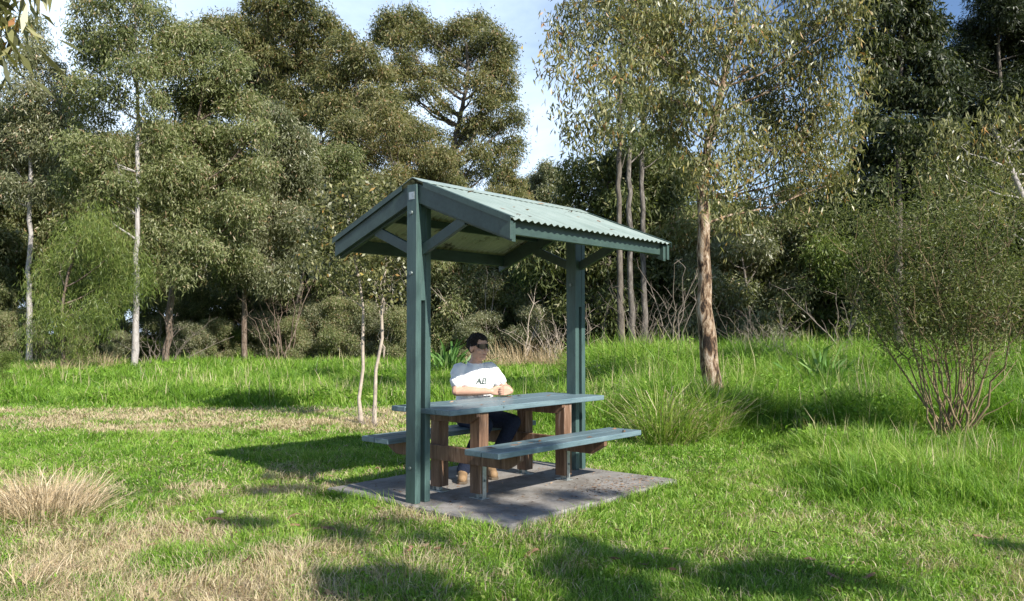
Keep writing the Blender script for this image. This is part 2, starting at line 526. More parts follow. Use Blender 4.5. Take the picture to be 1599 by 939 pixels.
# ================================================================== SETTING: ground
def dry_map(x, y):
    n = fbm(x, y, .55, 11); n2 = fbm(x, y, 1.7, 21)
    strip = sstep(11.2, 12.2, y + 1.2 * (n - .5)) * (1 - sstep(14.6, 15.6, y + 1.6 * (n - .5))) * sstep(-.3, -1.6, x + 1.5 * (n2 - .5)) * .95
    strip = strip * (.45 + .75 * sstep(.3, .55, n2))
    bl = sstep(6.8, 5.2, y + 1.6 * (n - .5)) * sstep(-.2, -1.6, x + 1.2 * (n2 - .5)) * (.22 + .78 * sstep(.40, .58, fbm(x, y, 2.6, 211)))
    far_left = sstep(-3.4, -4.4, x) * sstep(8.6, 7.2, y + 1.5 * (n - .5)) * .9
    br = sstep(5.6, 4.7, y + (n - .5)) * sstep(1.7, 2.6, x) * .6 * sstep(.42, .6, n2)
    gen = .8 * sstep(.50, .68, n2) * sstep(10, 7, y) * (.35 + .65 * sstep(.8, -.6, x))
    rim = .5 * sstep(.35, .05, slab_dist(x, y)) * sstep(.45, .6, n2)
    return np.clip(np.maximum.reduce([strip, bl, far_left, br, gen, rim]) + .05 + .22 * sstep(10, 6.5, y) * (.35 + .65 * sstep(1.0, -.6, x)) * sstep(.3, .6, fbm(x, y, 3.1, 31)), 0, 1)


def tall_map(x, y):
    """height of the grass in metres"""
    n = fbm(x, y, .6, 41); n2 = fbm(x, y, 1.6, 51)
    left = sstep(14.8, 16.4, y + 1.2 * (n - .5)) * (.16 + .34 * n + .12 * sstep(18, 25, y))
    back = sstep(10.9, 12.2, y + 1.0 * (n - .5)) * sstep(-1.6, .4, x) * (.22 + .4 * n)
    yb = 10.35 - .22 * (x - 2.2)
    right = sstep(yb + .1, yb + 1.3, y + 1.0 * (n - .5)) * sstep(1.0, 2.2, x + .6 * (n2 - .5)) * (.36 + .52 * n + .30 * sstep(14.5, 20, y))
    mid = sstep(1.9, 3.2, x + 1.2 * (n - .5) - .25 * (y - 7)) * sstep(5.7, 6.8, y + .8 * (n2 - .5)) * (.12 + .30 * n)
    lawn = .045 + .10 * n2 * n
    return np.maximum.reduce([left, back, right, mid, lawn])


def build_ground():
    xs = np.unique(np.concatenate([np.linspace(-14, 14, 281), np.linspace(-400, 400, 41)]))
    ys = np.unique(np.concatenate([np.linspace(-12, 24, 361), np.linspace(24, 60, 61), np.linspace(-60, 600, 34)]))
    X, Y = np.meshgrid(xs, ys)
    Z = ground_z(X, Y)
    nx = len(xs); ny = len(ys)
    i = (np.arange(ny - 1)[:, None] * nx + np.arange(nx - 1)[None]).ravel()
    Fq = np.stack([i, i + 1, i + nx + 1, i + nx], 1)
    D = dry_map(X, Y)
    me = np_mesh('ground', np.stack([X.ravel(), Y.ravel(), Z.ravel()], 1), Fq, M['soil'], D.ravel(), True, 'dry')
    tag(link('ground', me), kind='structure')


build_ground()


# ================================================================== grass
def scatter(rg, d0, d1, dens, margin=1.12):
    """random ground points between two distances, within the picture's width plus a margin"""
    hw = .634 * margin
    n = int(dens * hw * (d1 ** 2 - d0 ** 2) + .8 * (d1 - d0) * dens)
    y = np.sqrt(rg.uniform(d0 ** 2, d1 ** 2, n))
    x = rg.uniform(-1, 1, n) * (hw * y + .4)
    return x, y


def blades(rg, x, y, h, wd, lean, tone, adir):
    n = len(x)
    z = ground_z(x, y) - .01
    a = adir + rg.normal(0, 1.3, n)
    la = np.clip(rg.normal(lean, lean * .5, n), 0, 1.3)
    dirx = np.cos(a) * la; diry = np.sin(a) * la
    b = rg.uniform(0, 2 * np.pi, n)
    wx = np.cos(b) * wd / 2; wy = np.sin(b) * wd / 2
    B = np.stack([x, y, z], 1)
    W = np.stack([wx, wy, np.zeros(n)], 1)
    mid = B + np.stack([dirx * h * .35, diry * h * .35, h * .58], 1)
    tip = B + np.stack([dirx * h, diry * h, h * (1 - .28 * la)], 1)
    V = np.stack([B - W, B + W, mid + W * .75, mid - W * .75, tip], 1).reshape(-1, 3)
    k = np.arange(n)[:, None] * 5
    T1 = np.concatenate([k + np.array([[0, 1, 2]]), k + np.array([[0, 2, 3]]), k + np.array([[3, 2, 4]])], 1).reshape(-1, 3)
    return V, T1, np.repeat(tone, 3)


def grass_field():
    rg = np.random.default_rng(11)
    short = [[], [], []]; tall = [[], [], []]; dryg = [[], [], []]
    def push(store, V, T, t):
        off = sum(len(v) for v in store[0]); store[0].append(V); store[1].append(T + off); store[2].append(t)
    for (d0, d1, dens) in ((3.6, 5.5, 8500), (5.5, 7.5, 6000), (7.5, 10, 3800), (10, 13, 2600), (13, 17, 1700), (17, 23, 900), (23, 33, 420), (33, 46, 110)):
        x, y = scatter(rg, d0, d1, dens)
        sd = slab_dist(x, y); ok = sd > -.008 + .05 * rg.random(len(x))
        ok &= rg.random(len(x)) < np.clip(.45 + 1.1 * fbm(x, y, 3.0, 61), 0, 1)
        x, y = x[ok], y[ok]
        th = tall_map(x, y); dm = dry_map(x, y)
        n = len(x)
        isdry = rg.random(n) < np.where(th > .2, dm * .12, dm * .92)
        thin = np.where(isdry, rg.random(n) < .62, True)
        x, y, th, dm, isdry = x[thin], y[thin], th[thin], dm[thin], isdry[thin]; n = len(x)
        hue = fbm(x, y, .8, 71)
        tone = np.clip(.10 + .55 * hue + .25 * (fbm(x, y, 4.5, 181, 2) - .5) + rg.normal(0, .15, n), 0, .7)
        tone = np.where(rg.random(n) < np.where(th > .2, .012, .05), rg.uniform(.66, .8, n), tone)
        tone = np.where(isdry, rg.uniform(.76, 1, n), tone)
        wmin = y * .0010
        edge = slab_dist(x, y) < .14
        tuft = fbm(x, y, 3.6, 141); tn = fbm(x, y, 7.5, 151, 2)
        h = th * rg.uniform(.45, 1.2, n) * np.where(th > .2, .35 + 1.3 * tuft, .5 + tn) + .015
        stalk = (th > .25) & (rg.random(n) < .004 + .03 * sstep(.56, .7, fbm(x, y, .9, 161))); h = np.where(stalk, h * 1.25 + .1, h); tone = np.where(stalk, rg.uniform(.70, .86, n), tone)
        h = np.where(isdry & (th < .2), rg.uniform(.03, .12, n), h)
        wd = np.maximum(.0045 + .004 * (th > .2), wmin) * rg.uniform(.7, 1.4, n)
        lean = np.where(isdry, 1.05, np.where(stalk, .2, np.where(th > .2, .30 + .5 * tn, .6)))
        h = np.where(edge & ~isdry, h * rg.uniform(.9, 1.5, n) + .01, h)
        adir = 2 * np.pi * 2.2 * fbm(x, y, 2.4, 171, 2)
        la = rg.random(n)
        for store, sel in ((dryg, isdry & (th < .2)), (tall, th >= .2), (short, (~isdry) & (th < .2))):
            if sel.sum():
                push(store, *blades(rg, x[sel], y[sel], h[sel], wd[sel], lean[sel], tone[sel], adir[sel]))
    for (name, st, lab) in (('lawn_grass', short, 'short bright green lawn grass around the picnic slab'),
                            ('tall_grass', tall, 'long lush green grass growing behind the clearing'),
                            ('dry_grass', dryg, 'flattened straw coloured dead grass on the clearing')):
        me = np_mesh(name, np.concatenate(st[0]), np.concatenate(st[1]), M['grass'], np.concatenate(st[2]))
        tag(link(name, me), lab, 'grass', kind='stuff')
    # small flat weed leaves in the lawn
    x, y = scatter(rg, 3.6, 10, 1100)
    ok = (slab_dist(x, y) > .03) & (tall_map(x, y) < .2) & (rg.random(len(x)) < (1 - dry_map(x, y)) * np.clip(fbm(x, y, 1.2, 81) * 2.4 - .7, 0, 1))
    x, y = x[ok], y[ok]; n = len(x)
    B = np.stack([x, y, ground_z(x, y) + rg.uniform(.015, .06, n)], 1)
    D = unit(np.stack([rg.normal(size=n), rg.normal(size=n), rg.uniform(-.2, .6, n)], 1))
    V, Fq = leaf_quads(rg, B, D, rg.uniform(.012, .032, n), rg.uniform(.008, .02, n))
    me = np_mesh('weed_leaves', V, Fq, M['grass'], np.clip(rg.normal(.38, .15, n), 0, .68))
    tag(link('weeds', me), 'small clover like weeds mixed into the lawn', 'weeds', kind='stuff')
    # leafy herbs tangled through the long grass
    xs, ys, zs, ts, Ls = [], [], [], [], []
    for (d0, d1, nb) in ((9, 14, 14), (14, 20, 10), (20, 30, 6)):
        x, y = scatter(rg, d0, d1, nb)
        th = tall_map(x, y)
        ok = (th > .3) & (fbm(x, y, .7, 191) > np.where(x > .5, .40, .56)); x, y, th = x[ok], y[ok], th[ok]
        k = 70
        r = rg.uniform(.1, .28, len(x))
        X = np.repeat(x, k) + rg.normal(0, 1, len(x) * k) * np.repeat(r, k); Y = np.repeat(y, k) + rg.normal(0, 1, len(x) * k) * np.repeat(r, k)
        Z = ground_z(X, Y) + np.repeat(th * rg.uniform(.5, 1.0, len(x)), k) * rg.random(len(X)) ** .6
        xs.append(X); ys.append(Y); zs.append(Z); ts.append(np.repeat(rg.normal(.33, .14, len(x)), k)); Ls.append(np.full(len(X), .05 + .0022 * d0))
    x, y, z = map(np.concatenate, (xs, ys, zs)); n = len(x)
    D = unit(np.stack([rg.normal(size=n), rg.normal(size=n), rg.normal(.2, .6, n)], 1)); Lh = np.concatenate(Ls) * rg.uniform(.6, 1.4, n)
    V, Fq = leaf_quads(rg, np.stack([x, y, z], 1), D, Lh, Lh * rg.uniform(.3, .55, n))
    me = np_mesh('herb_leaves', V, Fq, M['grass'], np.clip(np.concatenate(ts) + rg.normal(0, .1, n), 0, .7))
    tag(link('herbs', me), 'leafy green herbs tangled through the long grass', 'weeds', kind='stuff')
    # fallen leaves, on the lawn and on the slab
    n = 1500
    x, y = scatter(rg, 3.8, 12, 26)
    ok = (slab_dist(x, y) > .03) & (tall_map(x, y) < .2) & (rg.random(len(x)) < .25 + dry_map(x, y)); x, y = x[ok], y[ok]
    B = np.stack([x, y, ground_z(x, y) + rg.uniform(.01, .05, len(x))], 1)
    # litter on the far right corner of the slab
    m = 420
    a = np.clip(rg.normal(1.75, .30, m), .1, 2.25); b = np.clip(rg.normal(.80, .17, m), -.7, 1.03)
    m2 = 320
    a = np.r_[a, rg.uniform(.05, 2.25, m2)]; b = np.r_[b, rg.uniform(-.9, 1.03, m2)]
    px = P0[0] + a * math.cos(YAW) + b * math.sin(YAW); py = P0[1] + a * math.sin(YAW) - b * math.cos(YAW)
    B = np.concatenate([B, np.stack([px, py, np.full(len(a), .004) + rg.uniform(0, .008, len(a))], 1)])
    # a few caught on the roof, the tabletop and the benches
    def on(lx, ly, lz): return np.stack([P0[0] + lx * math.cos(YAW) + ly * math.sin(YAW), P0[1] + lx * math.sin(YAW) - ly * math.cos(YAW), lz], 1)
    la = rg.uniform(.1, 2.2, 16); lb = 1.0 * rg.random(16) ** .7; B = np.concatenate([on(la, lb, 2.603 - .393 * lb + .012), B])
    la = rg.uniform(.2, 2.1, 16); lb = rg.uniform(-.33, .33, 16); B = np.concatenate([on(la, lb, np.full(16, .757)), B])
    la = rg.uniform(.2, 2.1, 10); lb = rg.uniform(.5, .8, 10); B = np.concatenate([on(la, lb, np.full(10, .459)), B]); n = len(B)
    D = unit(np.stack([rg.normal(size=n), rg.normal(size=n), rg.normal(0, .12, n)], 1))
    L = rg.uniform(.03, .10, n); L[-len(a):] = rg.uniform(.012, .045, len(a))
    V, Fq = leaf_quads(rg, B, D, L, L * rg.uniform(.12, .3, n))
    me = np_mesh('leaf_litter', V, Fq, M['litter'], rg.random(n))
    tag(link('leaf_litter', me), 'fallen brown gum leaves and bark crumbs on lawn and slab', 'leaf litter', kind='stuff')


grass_field()


def tussock(name, label, cat, loc, n, h, rad, lean, mat, tones, seed, wd=.006, group=None, droopy=.0):
    rg = np.random.default_rng(seed)
    r = rad * rg.random(n) ** .6; a = rg.uniform(0, 2 * np.pi, n)
    kx = rg.integers(0, 4, n); ox = rg.normal(0, rad * .55, 4); oy = rg.normal(0, rad * .45, 4); os = rg.uniform(.6, 1.1, 4)
    x = r * np.cos(a) * .8 + ox[kx]; y = r * np.sin(a) * .8 + oy[kx]
    a2 = a + rg.normal(0, .6, n)
    la = np.clip(rg.normal(lean, .25 + .35 * lean, n) * (.4 + r / rad), 0, 1.5)
    hh = h * rg.uniform(.35, 1.15, n) * os[kx]
    B = np.stack([x, y, np.full(n, -.05)], 1)
    D = np.stack([np.cos(a2) * la, np.sin(a2) * la, np.ones(n)], 1)
    D /= np.linalg.norm(D, axis=1, keepdims=True)
    b = rg.uniform(0, 2 * np.pi, n); ww = wd * rg.uniform(.6, 1.4, n)
    W = np.stack([np.cos(b) * ww / 2, np.sin(b) * ww / 2, 0 * b], 1)
    p1 = B + D * (hh * .5)[:, None]
    D2 = D + np.stack([np.cos(a2), np.sin(a2), -np.ones(n) * .5], 1) * (.15 + droopy * rg.random(n))[:, None]
    p2 = p1 + unit(D2) * (hh * .3)[:, None]
    D3 = D2 + np.stack([np.cos(a2), np.sin(a2), -np.ones(n)], 1) * (.2 + droopy * 1.3 * rg.random(n))[:, None]
    p3 = p2 + unit(D3) * (hh * .25)[:, None]
    V = np.stack([B - W * .7, B + W * .7, p1 + W, p1 - W, p2 + W * .8, p2 - W * .8, p3], 1).reshape(-1, 3)
    k = np.arange(n)[:, None] * 7
    T = np.concatenate([k + np.array([[i]]) if False else k + np.array([t]) for t in ([0, 1, 2], [0, 2, 3], [3, 2, 4], [3, 4, 5], [5, 4, 6])], 1).reshape(-1, 3)
    tone = np.repeat(np.clip(rg.normal(tones[0], tones[1], n), 0, 1), 5)
    me = np_mesh(name, V, T, mat, tone)
    o = link(name, me); o.location = loc
    return tag(o, label, cat, group)


def gpt(u, v, dz=0):
    d = 1.42 * F / (v - 521)
    p = at(u, d); return (float(p[0]), float(p[1]), float(ground_z(p[0], p[1])) + dz)


tussock('straw_tussock', 'heap of bleached dry straw standing up at the left edge of the lawn', 'grass tussock', gpt(62, 800), 2600, .46, .5, .85, M['straw'], (.5, .25), 1, .005, droopy=.4)
tussock('straw_tussock', 'flattened dry straw clump in the lower left corner of the photo', 'grass tussock', gpt(28, 905), 1700, .26, .38, 1.2, M['straw'], (.45, .25), 2, .004, droopy=.6)
tussock('sedge_tussock', 'big brownish green sedge tussock beyond the end of the right bench', 'grass tussock', gpt(1066, 690), 2400, 1.0, .36, .42, M['grass'], (.56, .24), 3, .008, droopy=.8)
tussock('sedge_tussock', 'smaller sedge tussock leaning against the foot of the papery trunk', 'grass tussock', gpt(1128, 668), 1400, .75, .35, .5, M['grass'], (.42, .2), 4, .008, droopy=.8)
tussock('flax_plant', 'bright green strappy flax clump behind the seated man', 'plant', tuple(at(692, 24)), 190, 1.55, .34, .5, M['leaf_flax'], (.5, .25), 5, .07, droopy=.5)
tussock('flax_plant', 'bright green sword leaved clump in long grass left of the broom shrub', 'plant', tuple(at(1275, 16.5, z=.15)), 150, 1.5, .25, .6, M['leaf_flax'], (.6, .22), 6, .06, droopy=.4)
# ================================================================== SHELTER (local x along the ridge, local y to the back left)
def root_here(name): return empty(name, (P0[0], P0[1], 0), YAW)


slab = Geo()
_rs = np.random.default_rng(8)
_cr = [(-.03, -1.08), (2.35, -1.08), (2.35, 1.05), (-.03, 1.05)]
_ol = []
for _i in range(4):
    _a = np.array(_cr[_i]); _b = np.array(_cr[(_i + 1) % 4])
    for _t in np.arange(0, 1, .025): _ol.append(_a + (_b - _a) * _t + _rs.normal(0, .006, 2) + .010 * math.sin(_t * 9 + _i))
_n = len(_ol)
_cn = np.array([1.16, -.015])
slab.add([(*p, -.3) for p in _ol] + [(*p, -.012 - abs(_rs.normal(0, .005))) for p in _ol] + [(*(p + (_cn - p) * .011), 0) for p in _ol],
         [tuple(range(_n))[::-1], tuple(range(2 * _n, 3 * _n))] + [(k * _n + i, k * _n + (i + 1) % _n, (k + 1) * _n + (i + 1) % _n, (k + 1) * _n + i) for k in (0, 1) for i in range(_n)])
so = slab.build('concrete_slab', M['concrete'], None)
so.location = (P0[0], P0[1], 0); so.rotation_euler = (0, 0, YAW)
tag(so, kind='structure')

PX = 2.125
ZR, ZE, WE = 2.603, 2.194, 1.041
SL = (ZR - ZE) / WE
sh = root_here('picnic_shelter')
tag(sh, 'green painted gabled picnic shelter with corrugated roof on two posts', 'shelter')


def zroof(y): return ZR - SL * abs(y)


def make_post(x0):
    g = Geo(); g.box(x0, x0 + .058, -.06, .055, 0, ZR - .045)
    a = g.build('post', M['post_paint'], sh, .004)
    b = Geo(); b.box(x0 + .104, x0 + .162, -.06, .055, 0, ZR - .05)
    b.build('post_board', M['post_paint'], a, .004)
    c = Geo(); c.box(x0 + .0585, x0 + .1035, -.057, .052, 1.62, ZR - .22)
    c.build('spacer', M['post_paint'], a, .003)
    for z in (1.84, 2.33):
        for xx, s in ((x0, -1), (x0 + .162, 1)):
            bo = Geo(); bo.tube([(xx, -.002, z), (xx + s * .012, -.002, z)], [.017, .015], 10)
            bo.build('bolt', M['bolt'], a)
    bo = Geo(); bo.tube([(x0, 0, .28), (x0 - .01, 0, .28)], [.013, .012], 10); bo.build('bolt', M['bolt'], a)
    if x0 < 1:
        p = Geo(); p.box(x0 - .003, x0, -.035, .03, ZR - .165, ZR - .105); p.build('name_plate', M['steel'], a)
    return a


make_post(0.0); make_post(PX)

# rafters: one pair at each gable, between the post boards
for x0, x1 in ((.061, .101), (PX + .061, PX + .101)):
    for s in (-1, 1):
        e = .045 / SL * 0
        y0, y1 = .002, WE - .012
        poly = [(s * y0, zroof(y0) - .03), (s * y1, zroof(y1) - .03), (s * y1, zroof(y1) - .175), (s * y0, zroof(y0) - .195)]
        Geo().prism(poly, 'x', x0, x1).build('rafter', M['board_paint'], sh, .003)
# barge boards on the outer faces of the gables, stopping either side of the post
for x0, x1 in ((.022, .058), (PX + .104, PX + .14)):
    for s in (-1, 1):
        y0, y1 = .0605, WE + .004
        poly = [(s * y0, zroof(y0) - .02), (s * y1, zroof(y1) - .02), (s * y1, zroof(y1) - .155), (s * y0, zroof(y0) - .175)]
        Geo().prism(poly, 'x', x0, x1).build('barge_board', M['board_paint'], sh, .003)
# braces from the posts up to the rafters
for x0 in (.063, PX + .063):
    for s in (-1, 1):
        a = np.array([s * .058, 2.03]); b = np.array([s * .53, zroof(.53) - .165])
        d = (b - a) / np.linalg.norm(b - a); nrm = np.array([-d[1], d[0]]) * .042
        poly = [tuple(a - nrm), tuple(b - nrm), tuple(b + nrm), tuple(a + nrm)]
        Geo().prism(poly, 'x', x0, x0 + .036).build('brace', M['board_paint'], sh, .003)
# purlins along the eaves, half way and at the ridge
for y, hgt, nm in ((-.975, .115, 'eave_purlin'), (.975, .115, 'eave_purlin'), (-.5, .07, 'purlin'), (.5, .07, 'purlin')):
    zt = zroof(abs(y) + .022) - .012
    for xa, xb in ((.1015, PX + .0605),):
        Geo().box(xa, xb, y - .02, y + .02, zt - hgt, zt).build(nm, M['board_paint'], sh, .003)
Geo().box(.163, PX - .001, -.02, .02, ZR - .16, ZR - .035).build('ridge_beam', M['board_paint'], sh, .003)


def roof_sheet(s):
    """corrugations run down the slope; 76 mm pitch along the ridge"""
    x0, x1 = .012, PX + .152
    nx = 420
    X = np.linspace(x0, x1, nx); wv = .0085 * np.sin(2 * np.pi * X / .0765)
    Y = np.array([.012, .2, .4, .6, .8, WE + .022])
    Z = ZR + .0 - SL * Y
    c = math.cos(math.atan(SL)); sn = math.sin(math.atan(SL))
    V = np.zeros((len(Y), nx, 3))
    V[:, :, 0] = X[None]; V[:, :, 1] = s * (Y[:, None] + wv[None] * sn); V[:, :, 2] = Z[:, None] + wv[None] * c
    i = (np.arange(len(Y) - 1)[:, None] * nx + np.arange(nx - 1)[None]).ravel()
    Fq = np.stack([i, i + 1, i + nx + 1, i + nx], 1)
    if s > 0: Fq = Fq[:, ::1]
    else: Fq = Fq[:, ::-1]
    me = np_mesh('roof_sheet', V.reshape(-1, 3), Fq, M['roof'], None, True)
    return link('roof_sheet', me, sh)


roof_sheet(1); roof_sheet(-1)
# ridge capping and verge flashings
cap = Geo()
t = .006
cap.prism([(-.13, ZR - SL * .13 + .016), (0, ZR + .018), (.13, ZR - SL * .13 + .016), (.13, ZR - SL * .13 + .012), (0, ZR + .013), (-.13, ZR - SL * .13 + .012)], 'x', .004, PX + .16)
cap.build('ridge_cap', M['roof'], sh)
for x0, x1 in ((.004, .055), (PX + .108, PX + .159)):
    for s in (-1, 1):
        y0, y1 = .13, WE + .02
        poly = [(s * y0, zroof(y0) + .017), (s * y1, zroof(y1) + .017), (s * y1, zroof(y1) + .012), (s * y0, zroof(y0) + .012)]
        v = Geo().prism(poly, 'x', x0, x1)
        xa = x0 if x0 < 1 else x1 - .003
        poly = [(s * y0, zroof(y0) + .0115), (s * y1, zroof(y1) + .0115), (s * y1, zroof(y1) - .03), (s * y0, zroof(y0) - .03)]
        v.prism(poly, 'x', xa, xa + .003)
        v.build('verge_flashing', M['board_paint'], sh)

# ================================================================== TABLE with fixed benches
tb = root_here('picnic_table')
tag(tb, 'timber picnic table with fixed benches and blue green painted planks', 'picnic table')
TC = .0
LX = (.515, 1.65)


def planks(name, x0, x1, y0, y1, n, zt, th):
    g = Geo(); w = (y1 - y0) / n
    rg = np.random.default_rng(int(abs(y0) * 100) + 3)
    for i in range(n):
        dx = rg.uniform(-.006, .006, 2)
        g.box(x0 + dx[0], x1 + dx[1], y0 + i * w + .0035, y0 + (i + 1) * w - .0035, zt - th, zt + rg.uniform(-.002, .001))
    return g.build(name, M['table_paint'], tb, .006)


planks('tabletop', .10, 2.20, -.355, .355, 4, .752, .046)
planks('bench_seat', .15, 2.13, -.815, -.45, 2, .455, .046)
planks('bench_seat', .15, 2.13, .45, .815, 2, .455, .046)
for x in LX:
    for y in (-.325, .145):
        lg = Geo(); lg.box(x - .055, x + .055, y, y + .11, .045, .7055)
        l = lg.build('leg', M['timber'], tb, .005)
        st = Geo()
        yo = (y - .0065, y - .0005) if y < 0 else (y + .1105, y + .1165)
        st.box(x - .022, x + .022, yo[0], yo[1], .0, .40)
        st.box(x - .045, x + .045, y - .02, y + .13, .0, .008)
        st.box(x - .02, x + .02, y + .04, y + .075, .008, .0445)
        st.build('steel_stirrup', M['steel'], l, .002)
        for z in (.15, .37):
            b = Geo(); b.tube([(x, yo[0] - .001 if y < 0 else yo[1] + .001, z), (x, (yo[0] - .011) if y < 0 else yo[1] + .011, z)], [.011, .009], 8)
            b.build('bolt', M['bolt'], l)
    xb = x - .056
    # bench bearer beside the legs, ends cut on a slope
    g = Geo()
    poly = [(-.80, .4085), (.80, .4085), (.80, .365), (.66, .285), (-.66, .285), (-.80, .365)]
    g.prism(poly, 'x', xb - .045, xb).build('bench_bearer', M['timber'], tb, .004)
    g = Geo()
    poly = [(-.335, .7055), (.335, .7055), (.335, .675), (.25, .615), (-.25, .615), (-.335, .675)]
    g.prism(poly, 'x', xb - .045, xb).build('table_bearer', M['timber'], tb, .004)
g = Geo(); g.box(.551, 1.55, -.02, .02, .42, .50)
# ================================================================== PERSON
pr = empty('person', (0, 0, 0))
_px, _py = 1.36, -.60     # along the ridge, across (towards the front right)
pw = (P0[0] + _px * math.cos(YAW) + _py * math.sin(YAW), P0[1] + _px * math.sin(YAW) - _py * math.cos(YAW), 0)
pr.location = pw
pr.rotation_euler = (0, 0, math.atan2(-math.cos(YAW), math.sin(YAW)) - math.pi / 2 - R(18))
tag(pr, 'man in white t-shirt and dark sunglasses seated with hands clasped on the table', 'person')


def loft(g, rings, sides=24):
    """rings: (centre, rx, ry) stacked upward, closed"""
    n0 = len(g.V); V = []
    for (c, rx, ry) in rings:
        for k in range(sides):
            a = 2 * math.pi * k / sides
            V.append((c[0] + rx * math.cos(a), c[1] + ry * math.sin(a), c[2]))
    L = len(rings)
    Fc = [(i * sides + k, i * sides + (k + 1) % sides, (i + 1) * sides + (k + 1) % sides, (i + 1) * sides + k) for i in range(L - 1) for k in range(sides)]
    Fc += [tuple(range(sides))[::-1], tuple((L - 1) * sides + k for k in range(sides))]
    g.add(V, Fc)


def limb(g, pts, rad, sides=14):
    """smooth closed tapered limb with round ends"""
    P = np.array(pts, float); r = np.array(rad, float)
    s = np.r_[0, np.cumsum(np.linalg.norm(np.diff(P, axis=0), axis=1))]
    n = max(6, int(s[-1] / .02))
    t = np.linspace(0, s[-1], n)
    Q = np.stack([np.interp(t, s, P[:, i]) for i in range(3)], 1); rr = np.interp(t, s, r)
    for _ in range(2): Q[1:-1] = (Q[:-2] + 2 * Q[1:-1] + Q[2:]) / 4
    d0 = unit(Q[0] - Q[1]); d1 = unit(Q[-1] - Q[-2])
    Q = np.concatenate([[Q[0] + d0 * rr[0] * .95], [Q[0] + d0 * rr[0] * .65], Q, [Q[-1] + d1 * rr[-1] * .65], [Q[-1] + d1 * rr[-1] * .95]])
    rr = np.concatenate([[rr[0] * .25], [rr[0] * .75], rr, [rr[-1] * .75], [rr[-1] * .25]])
    g.tube(Q, rr, sides)


def ball(g, c, r, n=12):
    rx, ry, rz = (r, r, r) if isinstance(r, float) else r
    rings = []
    V = []; Fc = []
    m = 2 * n
    for i in range(1, n):
        th = math.pi * i / n
        for k in range(m):
            a = 2 * math.pi * k / m
            V.append((c[0] + rx * math.sin(th) * math.cos(a), c[1] + ry * math.sin(th) * math.sin(a), c[2] - rz * math.cos(th)))
    for i in range(n - 2):
        for k in range(m): Fc.append((i * m + k, i * m + (k + 1) % m, (i + 1) * m + (k + 1) % m, (i + 1) * m + k))
    Fc += [tuple(range(m))[::-1], tuple((n - 2) * m + k for k in range(m))]
    g.add(V, Fc)


def fuse(g, name, mat, parent, voxel, smooth_it=3):
    """one continuous surface out of overlapping closed pieces"""
    me = bpy.data.meshes.new('tmp'); me.from_pydata(g.V, [], g.F)
    import bmesh
    bm = bmesh.new(); bm.from_mesh(me); bmesh.ops.recalc_face_normals(bm, faces=bm.faces[:]); bm.to_mesh(me); bm.free()
    o = bpy.data.objects.new('tmp', me); COL.objects.link(o)
    r = o.modifiers.new('r', 'REMESH'); r.mode = 'VOXEL'; r.voxel_size = voxel; r.use_smooth_shade = True
    s = o.modifiers.new('s', 'SMOOTH'); s.factor = .5; s.iterations = smooth_it
    dg = bpy.context.evaluated_depsgraph_get()
    out = bpy.data.meshes.new_from_object(o.evaluated_get(dg)); out.name = name
    bpy.data.objects.remove(o); out.materials.clear(); out.materials.append(mat)
    for p in out.polygons: p.use_smooth = True
    return link(name, out, parent)


SH = {s: (s * .178, .0, 1.012) for s in (-1, 1)}
EL = {1: (.24, .085, .802), -1: (-.285, .11, .81)}
WR = {1: (-.045, .265, .803), -1: (-.215, .325, .806)}
HC = (-.005, .075, 1.215)      # centre of the head
HIP = {s: (s * .09, .02, .545) for s in (-1, 1)}
_rt = lambda a, b, z: (.951 * a - .309 * b, .309 * a + .951 * b, z)      # the legs keep facing the table while the chest turns
KN = {1: _rt(.27, .40, .515), -1: _rt(-.085, .43, .515)}
AN = {1: _rt(.36, .20, .10), -1: _rt(.03, .25, .10)}
torso = [((0, .0, .475), .14, .11), ((0, .0, .52), .17, .135), ((0, -.005, .60), .168, .135), ((0, 0, .70), .158, .13), ((0, .01, .82), .165, .13),
         ((0, .015, .92), .178, .13), ((0, .015, .97), .178, .115), ((0, .012, 1.02), .14, .085), ((.003, .02, 1.055), .078, .066), ((.004, .04, 1.10), .056, .058), ((.0, .05, 1.15), .054, .058)]
g = Geo()
loft(g, torso)
limb(g, [(.003, .03, 1.04), (0, .055, 1.18)], [.056, .054])
for s in (-1, 1):
    limb(g, [(s * .13, .0, 1.002), SH[s], tuple((np.array(SH[s]) + EL[s]) / 2), EL[s]], [.06, .058, .05, .042])
    e, w = np.array(EL[s]), np.array(WR[s])
    limb(g, [e, e * .65 + w * .35 + (0, 0, .004), w], [.044, .046, .029])
    limb(g, [HIP[s], KN[s]], [.085, .06]); limb(g, [KN[s], AN[s]], [.058, .038])
    limb(g, [AN[s], (AN[s][0] + .02, AN[s][1] + .045, .05), (AN[s][0] + .06, AN[s][1] + .13, .04)], [.036, .034, .028])
